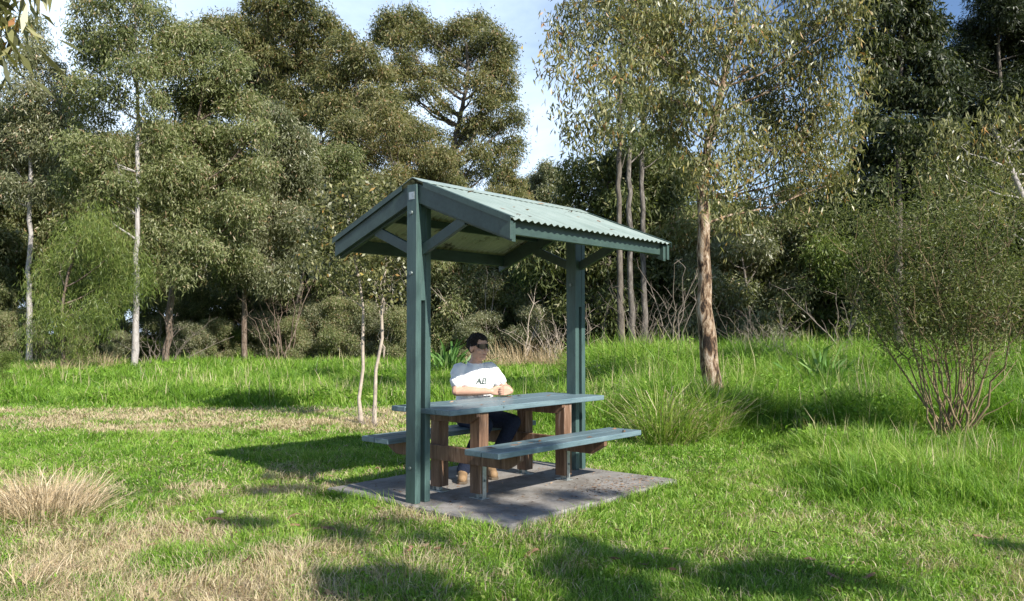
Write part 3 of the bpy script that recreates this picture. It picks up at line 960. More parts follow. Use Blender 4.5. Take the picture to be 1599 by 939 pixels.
# hands: palm, four bent fingers and a thumb each; right hand wrapped over the left fist
def hand(s, wr, fwd, inw, up, curl):
    wr = np.array(wr); fwd, inw, up = (unit(np.array(v, float)) for v in (fwd, inw, up))
    palm = wr + fwd * .05
    for k, o in enumerate((-.028, -.009, .010, .028)):
        limb(g, [wr + fwd * .005 + up * o * .5, palm + up * o + fwd * .035], [.020, .014], 10)
        L = (.020, .026, .028, .025)[k]
        p0 = palm + up * o + fwd * .035
        p1 = p0 + fwd * L * .9 + inw * L * curl * .6
        p2 = p1 + fwd * L * (.5 - curl * .45) + inw * L * 1.0 * curl
        p3 = p2 - fwd * L * .5 * curl + inw * L * .75
        limb(g, [p0, p1, p2, p3], [.0105, .0098, .0092, .008], 8)
    t0 = wr + fwd * .018 + up * .026
    limb(g, [t0, t0 + fwd * .030 + up * .020 + inw * .008, t0 + fwd * .058 + up * .020 + inw * .022, t0 + fwd * .075 + up * .012 + inw * .034], [.014, .0125, .0105, .009], 8)


hand(1, WR[1], (-.75, .45, 0), (-.45, -.75, 0), (0, 0, 1), 1.0)
hand(-1, (WR[-1][0], WR[-1][1], WR[-1][2]), (.78, .22, .0), (.3, -.85, -.2), (0, .1, 1), .9)
# head
hx, hy, hz = HC
HS = 1.10; HT = -R(-16)
def head_xf(V):
    out = []
    for v in V:
        d = [(v[i] - HC[i]) * HS for i in range(3)]
        out.append((HC[0] + d[0] * math.cos(HT) - d[1] * math.sin(HT), HC[1] + d[0] * math.sin(HT) + d[1] * math.cos(HT), HC[2] + d[2]))
    return out


_g_body = g; g = Geo()
ball(g, (hx, hy - .012, hz + .030), (.076, .094, .088))
ball(g, (hx, hy + .012, hz - .035), (.062, .075, .075))
ball(g, (hx, hy + .050, hz - .082), (.034, .032, .026))
limb(g, [(hx, hy + .080, hz + .012), (hx, hy + .100, hz - .024)], [.010, .013], 10)
ball(g, (hx, hy + .094, hz - .028), (.017, .013, .010), 8)
limb(g, [(hx - .035, hy + .073, hz + .026), (hx, hy + .083, hz + .028), (hx + .035, hy + .073, hz + .026)], [.011, .012, .011], 8)
for s in (-1, 1):
    ball(g, (hx + s * .077, hy - .01, hz - .008), (.011, .020, .032), 8)
    ball(g, (hx + s * .040, hy + .055, hz - .022), (.024, .024, .022), 8)
    ball(g, (hx + s * .032, hy + .068, hz + .004), (.012, .012, .009), 8)
ball(g, (hx, hy + .076, hz - .054), (.022, .014, .008), 8)
ball(g, (hx, hy + .073, hz - .066), (.019, .013, .008), 8)
g.V = head_xf(g.V); _g_body.add(g.V, g.F); g = _g_body
body = fuse(g, 'body', M['skin'], pr, .0042, 2)
me = body.data
lp = Geo(); limb(lp, [(hx - .021, hy + .081, hz - .060), (hx, hy + .0895, hz - .059), (hx + .021, hy + .081, hz - .060)], [.003, .0055, .003], 8); lp.V = head_xf(lp.V); lp.build('lips', M['lips'], body, smooth=True)
# hair: cap over the skull with an uneven short crop
rgh = np.random.default_rng(5)
h = Geo()
for i in range(2600):
    d = unit(rgh.normal(size=3))
    p = np.array([hx, hy - .014, hz + .032]) + d * np.array([.080, .099, .092])
    lim = hz + .072 if p[1] > hy + .045 else (hz + .02 if p[1] > hy + .0 else hz - .045)
    if p[2] < lim: continue
    tip = p + (d * .6 + rgh.normal(0, .35, 3) + np.array([0, .15, .25])) * rgh.uniform(.004, .012)
    limb_r = rgh.uniform(.006, .009)
    h.tube([p - d * .012, p, tip], [limb_r * 1.3, limb_r, limb_r * .35], 5)
h.V = head_xf(h.V)
hair = h.build('hair', M['hair'], body, smooth=True)
# sunglasses: wrapped lenses and temples
for s in (-1, 1):
    V = []; Fc = []
    n = 8
    for off in (0, .004):
        for i in range(n + 1):
            a = .06 + (1.02 - .06) * i / n
            x = hx + s * .079 * math.sin(a) * 1.04; y = hy - .012 + (.104 + off) * math.cos(a) + .004
            top = .027 - .002 * i / n; bot = -.010 - .010 * math.sin(math.pi * min(1, (i + .6) / n)) + .010 * (i / n) ** 3
            V += [(x, y, hz + .008 + bot), (x, y, hz + .008 + top)]
    q = 2 * (n + 1)
    for i in range(n):
        a = 2 * i
        Fc += [(a, a + 2, a + 3, a + 1), (q + a, q + a + 1, q + a + 3, q + a + 2), (a + 1, a + 3, q + a + 3, q + a + 1), (a, q + a, q + a + 2, a + 2)]
    Fc += [(0, 1, q + 1, q), (2 * n, q + 2 * n, q + 2 * n + 1, 2 * n + 1)]
    if s < 0:
        sg = Geo(); sg.add(V, Fc)
        sg.tube([(hx - .012, hy + .098, hz + .024), (hx, hy + .1, hz + .026), (hx + .012, hy + .098, hz + .024)], [.004] * 3, 6)
        store = sg
    else:
        store.add(V, Fc)
    store.tube([(hx + s * .070, hy + .05, hz + .026), (hx + s * .0805, hy + .01, hz + .022), (hx + s * .083, hy - .02, hz + .018)], [.0045, .004, .003], 6)
store.V = head_xf(store.V)
store.build('sunglasses', M['lens'], body)
# t-shirt: loose shell over torso and upper arms, with a collar opening
g = Geo()
loft(g, [((0, -.005, .515), .19, .16), ((0, -.01, .56), .195, .17), ((0, -.005, .66), .186, .158), ((0, .005, .77), .184, .150), ((0, .014, .88), .188, .147), ((0, .016, .96), .192, .132),
         ((0, .010, 1.012), .160, .104), ((.001, .016, 1.046), .100, .085), ((.002, .022, 1.063), .076, .074)])
for s in (-1, 1):
    a, b = np.array(SH[s]), np.array(EL[s])
    limb(g, [(s * .11, .004, .998), a + (0, 0, .004), a + (b - a) * .35, a + (b - a) * .60], [.065, .068, .066, .071])
    for zf in (.68, .76, .61):
        limb(g, [(s * .03, .150, zf - .03), (s * .10, .138, zf), (s * .17, .075, zf + .045)], [.006, .012, .006], 8)
shirt = fuse(g, 'shirt', M['shirt'], pr, .0065, 3)
for v in shirt.data.vertices:      # soft folds in the cloth
    c_ = v.co; k_ = 1 if c_.z < .98 else .4
    f_ = .0055 * math.sin(c_.z * 62 + 9 * math.sin(c_.x * 11) + c_.y * 14) + .004 * math.sin(c_.x * 48 - c_.z * 30 + c_.y * 25)
    v.co = c_ + v.normal * f_ * k_
# collar ring
c = Geo()
ring = [((.006 + .072 * math.cos(a)), .026 + .069 * math.sin(a), 1.066 - .014 * math.sin(a)) for a in np.linspace(0, 2 * math.pi, 25)]
c.tube(ring, [.007] * 25, 6, cap=False); c.build('collar', M['shirt'], shirt, smooth=True)
# print on the chest, laid onto the cloth
cu = bpy.data.curves.new('chest_print', 'FONT'); cu.body = 'AEI'; cu.size = .074; cu.align_x = 'CENTER'; cu.shear = .25; cu.space_character = 1.02; cu.extrude = 0; cu.offset = .003
to = bpy.data.objects.new('tmp', cu); COL.objects.link(to)
tm = bpy.data.meshes.new_from_object(to.evaluated_get(bpy.context.evaluated_depsgraph_get())); bpy.data.objects.remove(to)
import bmesh
bm = bmesh.new(); bm.from_mesh(tm)
bmesh.ops.subdivide_edges(bm, edges=bm.edges[:], cuts=3)
bv = BVHTree.FromPolygons([v.co for v in shirt.data.vertices], [tuple(p.vertices) for p in shirt.data.polygons])
for v in bm.verts:
    x = -v.co.x + .01; z = .872 + v.co.y
    hit = bv.ray_cast(Vector((x, 1, z)), Vector((0, -1, 0)))
    y = hit[0].y if hit[0] is not None else .17
    v.co = Vector((x, y + .0025, z))
bm.to_mesh(tm); bm.free(); tm.materials.clear(); tm.materials.append(M['print'])
link('chest_print', tm, shirt)
# trousers
g = Geo()
loft(g, [((0, -.01, .456), .15, .125), ((0, -.005, .50), .186, .152), ((0, 0, .56), .186, .152), ((0, 0, .64), .176, .146)])
for s in (-1, 1):
    k, a = np.array(KN[s]), np.array(AN[s])
    limb(g, [(s * .09, .03, .545), (np.array(HIP[s]) + k) / 2, k], [.096, .088, .076]); limb(g, [k, (k + a) / 2, a + (0, 0, -.015)], [.074, .068, .062])
fuse(g, 'trousers', M['jeans'], pr, .008, 3)
for s in (-1, 1):
    a = np.array(AN[s]); g = Geo()
    dirv = unit(np.array([.42 + s * .08, .9, 0]))
    limb(g, [a + (0, 0, .0), a + dirv * .03 + (0, 0, -.035)], [.048, .048])
    limb(g, [(a[0] - .014, a[1] - .03, .045), (a + dirv * .07 + (0, 0, -.052)), (a + dirv * .165 + (0, 0, -.057))], [.042, .046, .042])
    sho = fuse(g, 'shoe', M['shoe'], pr, .006, 3)
    for v in sho.data.vertices: v.co.z = max(v.co.z, .012)
    g = Geo()
    pts = []
    for t, w in ((-.075, .028), (-.04, .043), (.04, .044), (.12, .050), (.18, .044), (.208, .025)):
        pts.append((t, w))
    sd = np.array([dirv[1], -dirv[0], 0])
    poly = [tuple((a + dirv * t + sd * w)[:2]) for t, w in pts] + [tuple((a + dirv * t - sd * w)[:2]) for t, w in pts[::-1]]
    n = len(poly)
    g.add([(p[0], p[1], .001) for p in poly] + [(p[0], p[1], .022) for p in poly], [tuple(range(n))[::-1], tuple(range(n, 2 * n))] + [(i, (i + 1) % n, n + (i + 1) % n, n + i) for i in range(n)])
    g.build('sole', M['sole'], sho, .004)
# ================================================================== TREES, left edge of the clearing
def px_extra(pts, base): return [p - base for p in pts]


G1 = 'gum trees along the back of the clearing'
px_tree('gum_tree', 'tall slender gum with straight pale trunk and wispy top, first at the left', 46, 30.5,
        [(50, 40, 20), (60, 75, 24), (42, 100, 26), (80, 125, 28), (35, 150, 32), (70, 165, 34), (20, 195, 34), (95, 200, 30), (55, 215, 34), (15, 240, 32), (90, 245, 32), (50, 265, 34), (25, 300, 30), (80, 300, 30), (5, 290, 30), (-15, 210, 34), (-20, 260, 34)],
        'leaf_grey', 1, trunk=[(46, 582), (46, 430), (47, 280), (49, 120), (52, 50)], bark=M['bark_pale'], r0=.125, dens=62, group=G1)
px_tree('gum_tree', 'very tall gum with straight whitish trunk rising behind the feathery wattle', 211, 28,
        [(150, 20, 30), (195, 5, 35), (235, 25, 28), (135, 60, 26), (182, 62, 34), (225, 70, 34), (150, 100, 30), (203, 112, 34), (245, 110, 24), (128, 135, 28), (172, 150, 30), (142, 185, 34), (232, 162, 26), (118, 230, 34), (165, 240, 28), (150, 280, 34), (115, 290, 30), (192, 290, 26), (180, 330, 28), (215, -35, 34), (165, -40, 32), (240, 215, 26)],
        'leaf_olive', 2, trunk=[(211, 586), (213, 470), (214, 350), (216, 220), (214, 100), (210, 0)], bark=M['bark_pale'], r0=.13, dens=60, group=G1)
px_tree('gum_tree', 'broad round crowned olive gum on a forked grey trunk, fullest of the left tree line', 262, 30,
        [(290, 62, 32), (332, 80, 34), (262, 100, 32), (312, 122, 40), (356, 112, 34), (280, 162, 40), (332, 172, 40), (376, 162, 34), (258, 212, 34), (312, 222, 40), (362, 222, 40), (394, 212, 30), (290, 272, 40), (342, 282, 40), (386, 272, 34), (250, 282, 34), (270, 332, 36), (330, 342, 40), (380, 332, 34), (240, 372, 28), (300, 387, 34), (356, 392, 34), (285, 430, 26)],
        'leaf_olive', 3, trunk=[(258, 582), (264, 500), (270, 430), (282, 330), (310, 200), (318, 110)], bark=M['bark_brown'], r0=.15, limb_r=.085, dens=70, group=G1, tone_c=.45)
px_tree('gum_tree', 'grey green gum with crooked orange brown trunk beside the round crowned gum', 383, 33,
        [(420, 190, 34), (455, 230, 34), (430, 262, 40), (400, 302, 36), (465, 292, 40), (430, 332, 40), (390, 362, 36), (470, 352, 36), (420, 392, 36), (368, 402, 30), (462, 402, 30), (400, 432, 28), (350, 432, 24), (445, 440, 24)],
        'leaf_grey', 4, trunk=[(383, 572), (380, 500), (384, 430), (405, 340), (430, 230)], bark=M['bark_brown'], r0=.14, limb_r=.08, dens=75, group=G1, tone_c=.36)
px_tree('gum_tree', 'leafy gum with several thin dark trunks left of the shelter roof', 455, 36,
        [(500, 262, 34), (480, 312, 32), (532, 252, 34), (545, 302, 34), (510, 332, 36), (500, 382, 34), (552, 362, 36), (470, 440, 30), (520, 430, 32), (560, 422, 30), (440, 450, 26), (585, 330, 30), (590, 400, 30)],
        'leaf_olive', 5, trunk=[(455, 566), (462, 480), (480, 400), (510, 280)], bark=M['bark_dark'], r0=.12, dens=75, group=G1, tone_c=.4)
px_tree('gum_tree', 'dense domed brownish gum showing just above the left slope of the shelter roof', 610, 40,
        [(560, 212, 32), (600, 198, 34), (642, 212, 34), (550, 252, 34), (602, 242, 36), (652, 252, 36), (692, 252, 28), (570, 292, 32), (622, 287, 36), (672, 287, 36), (704, 292, 26), (540, 202, 26), (640, 330, 34), (590, 340, 34), (700, 330, 30)],
        'leaf_brown', 6, bark=M['bark_dark'], r0=.16, dens=80, group=G1, L=.17, tone_c=.42)
G2 = 'big eucalypts towering behind the tree line'
px_tree('eucalyptus_tree', 'huge old eucalypt with heavy clumped crown at top centre left of the sky gap', 420, 54,
        [(420, 12, 28), (462, 18, 30), (500, 38, 28), (440, 52, 34), (482, 76, 30), (400, 50, 28), (360, 58, 30), (328, 52, 24), (290, 58, 24), (268, 62, 20), (420, 92, 34), (462, 112, 38), (502, 122, 34), (440, 152, 38), (490, 167, 34), (400, 132, 30), (380, 98, 28), (520, 190, 30), (450, 195, 34)],
        'leaf_brown', 7, bark=M['bark_dark'], r0=.4, r1=.1, limb_r=.14, dens=34, L=.26, W=.06, spray_r=.26, per_spray=26, dome=.75, group=G2, tone_c=.36)
px_tree('eucalyptus_tree', 'brownish eucalypt crown filling the notch between the two biggest eucalypts', 560, 50,
        [(540, 78, 26), (570, 93, 28), (545, 120, 30), (592, 125, 28), (602, 162, 30), (555, 165, 32), (520, 172, 30), (582, 190, 30), (515, 130, 28), (620, 190, 26)],
        'leaf_brown', 8, bark=M['bark_dark'], r0=.3, r1=.08, limb_r=.11, dens=38, L=.25, W=.055, spray_r=.24, dome=.75, group=G2, tone_c=.4)
b2 = at(712, 58); b2[2] = GZ
px_tree('eucalyptus_tree', 'giant eucalypt with bare dark forked limbs seen through its open crown against the sky', 712, 58,
        [(608, 46, 24), (640, 35, 26), (666, 50, 24), (630, 66, 22), (600, 62, 18), (690, 70, 20), (720, 50, 24), (746, 44, 22), (766, 66, 24), (786, 86, 22), (740, 86, 24), (702, 100, 20), (770, 112, 22), (790, 122, 18), (632, 100, 20), (612, 122, 22), (652, 120, 20), (746, 132, 20), (782, 152, 22), (760, 167, 20), (642, 150, 18), (702, 130, 18), (672, 142, 16), (692, 172, 16), (800, 182, 18), (772, 202, 20), (740, 197, 20), (802, 226, 16), (782, 236, 16), (722, 216, 18), (746, 242, 20), (762, 264, 18), (700, 250, 20), (680, 215, 16), (725, 280, 20)],
        'leaf_brown', 9, trunk=[(712, 560), (712, 300), (706, 230), (720, 180), (732, 120), (728, 70)], bark=M['bark_dark'], r0=.45, r1=.1, limb_r=.17, dens=40, L=.24, W=.06, spray_r=.30, per_spray=24, dome=.7, flat=.8, group=G2, tone_c=.38, depth=.5, limb_lift=.9, sat=1)
px_tree('eucalyptus_tree', 'small distant eucalypt standing pale against the sky gap above the ridge', 855, 78,
        [(855, 266, 15), (840, 284, 16), (870, 280, 16), (884, 296, 13), (830, 300, 16), (860, 302, 16), (846, 320, 18), (880, 320, 16), (825, 325, 16)],
        'leaf_grey', 10, bark=M['bark_pale'], r0=.2, r1=.06, dens=30, L=.3, W=.07, spray_r=.25, dome=.7, group=G2, tone_c=.4)
px_tree('eucalyptus_tree', 'narrow distant eucalypt between the giant eucalypt and the small pale one', 795, 66,
        [(797, 258, 14), (786, 280, 18), (806, 290, 16), (795, 310, 18), (775, 305, 18), (815, 315, 18), (780, 330, 18), (805, 340, 18)],
        'leaf_brown', 12, bark=M['bark_dark'], r0=.2, r1=.06, dens=34, L=.27, W=.06, spray_r=.24, dome=.7, group=G2, tone_c=.42)

# feathery wattle in front of the tree line
px_tree('wattle_tree', 'feathery bright green wattle drooping to the ground in front of the pale trunks', 98, 26,
        [(150, 345, 26), (120, 375, 30), (180, 385, 30), (95, 410, 28), (150, 415, 34), (208, 420, 26), (75, 450, 26), (125, 460, 34), (180, 455, 30), (222, 450, 18), (75, 495, 24), (112, 505, 26), (150, 500, 26), (60, 520, 20), (125, 545, 18)],
        'leaf_bright', 13, trunk=[(98, 590), (97, 520), (98, 450), (120, 380)], bark=M['bark_brown'], r0=.06, dens=80, L=.19, W=.013, droop=.8, spray_r=.2, per_spray=40, twig_frac=.2, hang=1.4, depth=.9, tone_c=.38)
# two leggy saplings just beyond the left bench
px_tree('gum_sapling', 'leggy sapling with bare wavy white stem, left one of the pair beyond the left bench', 566, 12.6,
        [(520, 330, 30), (545, 300, 28), (560, 345, 28), (530, 375, 28), (500, 370, 24), (555, 400, 26), (510, 420, 22), (540, 440, 22), (570, 375, 24), (485, 410, 20)],
        'leaf_hang', 14, trunk=[(566, 660), (569, 610), (562, 555), (572, 515), (568, 470), (558, 420), (545, 340)], bark=M['twig'], r0=.034, r1=.012, limb_r=.014, dens=58, L=.085, W=.034, droop=.45, spray_r=.1, per_spray=12, depth=.8, tone_c=.3, group='twin leggy saplings')
px_tree('gum_sapling', 'leggy sapling with straighter white stem, the one closer to the front shelter post', 584, 12.4,
        [(600, 305, 28), (625, 330, 28), (590, 340, 26), (615, 370, 28), (640, 360, 24), (600, 400, 26), (625, 410, 24), (650, 400, 20), (585, 440, 20), (612, 450, 20)],
        'leaf_hang', 15, trunk=[(584, 655), (588, 600), (592, 540), (595, 480), (600, 400), (606, 330)], bark=M['twig'], r0=.034, r1=.012, limb_r=.014, dens=58, L=.085, W=.034, droop=.45, spray_r=.1, per_spray=12, depth=.8, tone_c=.3, group='twin leggy saplings')

# ================================================================== TREES, right side
pb = [(900, 15, 22), (880, 55, 20), (872, 95, 20), (918, 60, 22), (905, 130, 18), (888, 185, 16), (915, 205, 18), (942, 195, 18), (950, 105, 22), (980, 30, 28), (1000, 100, 26), (1030, 42, 30), (1020, 165, 28), (1060, 92, 28), (1050, 205, 28), (1086, 30, 30), (1090, 152, 28), (1122, 82, 28), (1130, 192, 30), (1160, 42, 30), (1172, 132, 28), (1210, 62, 30), (1202, 172, 30), (1240, 112, 30), (1262, 42, 30), (1290, 92, 28), (1302, 30, 28), (1250, 192, 28), (1290, 162, 28), (1312, 212, 24), (1222, 242, 28), (1282, 262, 26), (1160, 252, 28), (1122, 282, 24), (1080, 272, 22), (1182, 312, 20), (1242, 302, 24), (1312, 282, 20), (1050, -20, 30), (1150, -22, 30), (1250, -20, 30), (1330, 22, 24), (950, -15, 26), (1345, 120, 20), (1330, 180, 20), (1140, 340, 18), (1200, 210, 26), (1265, 225, 26)]
px_tree('paperbark_tree', 'leaning tree with peeling brown and cream papery trunk right of the shelter', 1120, 13.8, pb,
        'leaf_hang', 21, trunk=[(1120, 655), (1108, 570), (1099, 480), (1102, 400), (1099, 330), (1092, 270), (1110, 190), (1140, 100), (1150, 10)], bark=M['bark_paper'], r0=.185, r1=.03, limb_r=.036, min_start=.5, dens=140, sat=1, L=.12, W=.026, droop=.85, spray_r=.15, per_spray=12, depth=.75, tone_c=.47, twig_frac=.5, hang=1.5, limb_lift=.6)
g3 = 'slim trunks clustered behind the shelter'
for (u, vt, cl, lab, sd, bk) in (
    (972, -60, [(960, 30, 26), (982, 75, 24), (962, 130, 20), (940, 165, 18), (985, 165, 22), (955, -20, 26), (950, 210, 18), (985, 215, 20)], 'slim dark trunked gum, left of the cluster behind the far end of the roof', 31, 'bark_dark'),
    (988, -80, [(1008, 45, 26), (1030, 90, 24), (1000, 150, 20), (1015, 0, 26), (1012, 215, 20), (1035, 160, 20)], 'slim grey gum, middle of the cluster behind the roof', 32, 'bark_grey'),
    (1008, -40, [(1045, 30, 24), (1050, 110, 24), (1040, 215, 20), (1030, 60, 22), (1060, 170, 20)], 'slim grey gum trunk, right of the cluster behind the far end of the roof', 33, 'bark_grey')):
    px_tree('gum_tree', lab, u, 27 + (sd - 31) * .8, cl, 'leaf_olive', sd, trunk=[(u, 556), (u - 4, 430), (u - 6, 280), (u - 2, 120), (u + 2, vt)], bark=M[bk], r0=.125, r1=.05, dens=62, L=.17, W=.035, droop=.75, group=g3, depth=.6, tone_c=.36)
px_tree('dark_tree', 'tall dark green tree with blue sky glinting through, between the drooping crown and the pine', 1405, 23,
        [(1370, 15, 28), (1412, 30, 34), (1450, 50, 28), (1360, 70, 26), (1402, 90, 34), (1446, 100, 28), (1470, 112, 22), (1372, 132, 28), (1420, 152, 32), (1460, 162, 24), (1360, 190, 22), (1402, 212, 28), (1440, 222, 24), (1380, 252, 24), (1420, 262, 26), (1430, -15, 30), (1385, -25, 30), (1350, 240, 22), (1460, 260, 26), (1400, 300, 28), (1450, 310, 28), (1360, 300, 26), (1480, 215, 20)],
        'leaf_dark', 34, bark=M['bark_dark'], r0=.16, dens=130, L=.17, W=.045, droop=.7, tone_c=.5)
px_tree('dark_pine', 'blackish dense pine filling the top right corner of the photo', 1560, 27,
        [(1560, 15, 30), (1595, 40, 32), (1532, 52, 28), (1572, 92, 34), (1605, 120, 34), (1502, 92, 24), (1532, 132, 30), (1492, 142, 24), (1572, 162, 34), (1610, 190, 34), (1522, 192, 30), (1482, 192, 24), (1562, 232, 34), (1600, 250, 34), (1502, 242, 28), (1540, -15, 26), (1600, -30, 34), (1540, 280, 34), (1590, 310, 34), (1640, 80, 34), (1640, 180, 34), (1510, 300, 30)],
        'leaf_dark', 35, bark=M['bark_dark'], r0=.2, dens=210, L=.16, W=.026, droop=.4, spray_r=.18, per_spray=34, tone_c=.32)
px_tree('gum_tree', 'sunlit drooping gum foliage hanging in front of the pine at the right edge', 1668, 15.5,
        [(1472, 200, 20), (1500, 228, 24), (1540, 208, 26), (1580, 238, 28), (1480, 268, 24), (1530, 268, 28), (1580, 290, 28), (1452, 250, 18), (1612, 200, 30), (1502, 310, 24), (1560, 325, 26), (1600, 335, 28), (1640, 260, 34), (1650, 180, 34), (1560, 175, 20), (1640, 320, 34), (1450, 290, 16)],
        'leaf_hang', 36, bark=M['bark_pale'], r0=.14, dens=40, L=.15, W=.03, droop=.9, spray_r=.13, per_spray=12, tone_c=.4, hang=1.5, limb_lift=.3, depth=.7)


# ---- broom like shrub at the right
def broom_shrub():
    rg = np.random.default_rng(77)
    b = at(1482, 9.9); b[2] = float(ground_z(b[0], b[1])) - .03
    root = empty('broom_shrub', tuple(b))
    tag(root, 'large broom shrub with many bare stems fanning from one base at the right', 'shrub')
    w = Wood(); C = []
    ends = [(1305, 420), (1330, 370), (1360, 330), (1395, 300), (1425, 330), (1450, 290), (1475, 310), (1500, 285), (1530, 300), (1560, 310), (1590, 330), (1625, 350), (1640, 420), (1385, 400), (1440, 400), (1490, 380), (1540, 380), (1590, 420), (1350, 440), (1420, 460), (1515, 450), (1560, 470), (1660, 380), (1400, 350), (1465, 430)]
    for i, (u, v) in enumerate(ends):
        dd = 9.9 + rg.uniform(-.9, .9)
        e = at(u, dd, v + 28) - b
        s = np.array([rg.uniform(-.22, .22), rg.uniform(-.15, .15), 0])
        c = s + np.array([e[0] * .35, e[1] * .4, e[2] * .55])
        m = 12
        P = wob(rg, bez(s, c, e, m), .025)
        r = rg.uniform(.009, .019)
        w.tube(P, np.linspace(r, .004, m), 6)
        for k in range(16):
            j = rg.integers(6, m)
            q = P[j] + np.array([rg.normal(0, .17), rg.normal(0, .20), rg.uniform(.1, .48)])
            w.tube(wob(rg, bez(P[j], P[j] + (q - P[j]) * np.array([.7, .7, .3]), q, 4), .01), np.linspace(.006, .002, 4), 3)
            C.append((q[0], q[1], q[2], rg.uniform(.09, .17)))
    for k in range(10):
        s = np.array([rg.uniform(-.25, .25), rg.uniform(-.15, .15), 0]); e = s + np.array([rg.normal(0, .35), rg.normal(0, .3), rg.uniform(.5, 1.4)])
        w.tube(wob(rg, bez(s, s + (0, 0, .4), e, 7), .02), np.linspace(.014, .004, 7), 5)
    V, Fq, T, _ = foliage(rg, C, 430, .055, .011, .1, .07, 24, .3, 1.0, 1.3, .42)
    link('stems', w.mesh('broom_stems', M['broom_stem']), root)
    link('crown', np_mesh('broom_crown', V, Fq, M['leaf_shrub'], T), root)


broom_shrub()


# ---- generic bushes and trees that fill the back rows (meshes shared between copies)
def proto(name, seed, H, rad, ncl, rcl, leaf, bark, low=.12, **kw):
    rg = np.random.default_rng(seed); C = []
    tries = 0
    while len(C) < ncl and tries < 4000:
        tries += 1
        z = rg.uniform(low, 1) * H
        f = math.sqrt(max(.02, 1 - ((z / H - .5) / .56) ** 2))
        a = rg.uniform(0, 2 * math.pi); r = rad * f * rg.random() ** .5
        p = np.array([r * math.cos(a), r * math.sin(a), z - rcl * .3])
        if all(np.linalg.norm(p - c[:3]) > rcl * .95 for c in C): C.append(np.array([*p, rcl * rg.uniform(.75, 1.25)]))
    tp = [(0, 0, 0), (rg.normal(0, .1), rg.normal(0, .1), H * .35), (rg.normal(0, .2), rg.normal(0, .2), H * .9)]
    return tree_meshes(name, seed, [tuple(c) for c in C], tp, kw.pop('r0', .1), .03, bark, leaf, **kw)


BUSH = [proto('bush_a', 101, 5.0, 1.9, 26, .62, M['leaf_olive'], M['bark_dark'], .08, dens=70, tone_c=.52),
        proto('bush_b', 102, 4.4, 2.1, 26, .62, M['leaf_grey'], M['bark_dark'], .06, dens=66, tone_c=.42),
        proto('bush_c', 103, 5.4, 1.8, 26, .6, M['leaf_deep'], M['bark_dark'], .06, dens=75, tone_c=.42),
        proto('bush_d', 104, 4.0, 2.0, 24, .6, M['leaf_bright'], M['bark_brown'], .06, dens=75, L=.14, W=.028, tone_c=.25)]
TREE = [proto('back_a', 111, 12, 2.6, 34, .95, M['leaf_olive'], M['bark_dark'], .3, dens=48, L=.22, W=.05, spray_r=.22, r0=.18, tone_c=.36),
        proto('back_b', 112, 13, 2.9, 36, 1.0, M['leaf_brown'], M['bark_pale'], .32, dens=44, L=.24, W=.05, spray_r=.24, r0=.2, tone_c=.34)]


def place(pm, name, label, cat, group, u, d, sc, rz, seed=0):
    p = at(u, d); z = float(ground_z(p[0], p[1])) - .06
    return put_tree(name, pm[0], pm[1], (float(p[0]), d, z), rz, sc, label, cat, group)


rgp = np.random.default_rng(91)
# back rows on the left and in the middle: trees behind trees
for i, (u, d, k, s) in enumerate([(-60, 38, 0, 1.0), (20, 40, 1, .95), (120, 42, 0, 1.0), (190, 40, 1, .85), (250, 44, 0, 1.05), (320, 42, 1, .9), (390, 44, 0, .9), (450, 46, 1, .95),
                                  (520, 44, 0, .8), (580, 48, 0, .85), (650, 46, 1, .75), (-130, 36, 1, 1.0), (60, 50, 1, 1.1), (360, 56, 0, 1.2), (500, 58, 1, 1.15), (640, 54, 0, .95)]):
    place(TREE[k], 'gum_tree', 'gum tree half hidden in the second row behind the front trunks at left', 'tree', 'gum trees packed in the second row', u, d, s, rgp.uniform(0, 6.28))
for i, (u, d, k, s) in enumerate([(700, 46, 0, .62), (760, 50, 1, .66), (830, 52, 0, .62), (890, 48, 1, .6), (940, 44, 0, .62), (1080, 40, 0, .66), (1150, 42, 1, .6), (1230, 40, 0, .6), (1310, 38, 0, .62), (1390, 40, 1, .66),
                                  (1470, 38, 0, .66), (1550, 38, 1, .7), (1640, 36, 0, .8), (1720, 34, 1, .9)]):
    place(TREE[k], 'gum_tree', 'low gum in the hazy mass of trees behind the shelter and the right hand bushes', 'tree', 'low gums massed behind the middle and right', u, d, s, rgp.uniform(0, 6.28))
# understorey of the left tree line
for i, (u, d, k, s) in enumerate([(-30, 33, 2, .75), (20, 34, 2, .62), (140, 34, 1, .55), (170, 36, 2, .72), (240, 34, 2, .52), (300, 35, 2, .62), (340, 36, 1, .45), (350, 38, 2, .70), (410, 38, 2, .52),
                                  (440, 40, 0, .7), (480, 39, 2, .55), (520, 40, 1, .62), (570, 39, 2, .62), (610, 38, 0, .78), (-90, 32, 0, .9), (90, 38, 2, .8), (270, 40, 2, .8), (390, 42, 2, .8), (545, 37, 1, .5)]):
    place(BUSH[k], 'understorey_bush', ('shaded dark bush under the crowns of the left tree line' if k == 2 else 'grey green bush under the crowns of the left tree line' if k == 1 else 'olive bush under the crowns of the left tree line'),
          'bush', 'bushes under the left tree line', u, d, s, rgp.uniform(0, 6.28))
for i, (u, d, k, s) in enumerate([(120, 31.5, 0, .36), (180, 31, 1, .34), (235, 33, 3, .30), (290, 32.5, 1, .42), (335, 33.5, 0, .40), (365, 34.5, 3, .42), (415, 35, 1, .52), (455, 34, 0, .42), (495, 35, 1, .62), (540, 34, 0, .58), (585, 35, 1, .6), (625, 33, 0, .5), (60, 32, 1, .42), (5, 31.5, 0, .45)]):
    place(BUSH[k], 'understorey_bush', 'low sunlit shrub along the grass edge before the left tree line', 'bush', 'low sunlit shrubs edging the left tree line', u, d, s, rgp.uniform(0, 6.28))
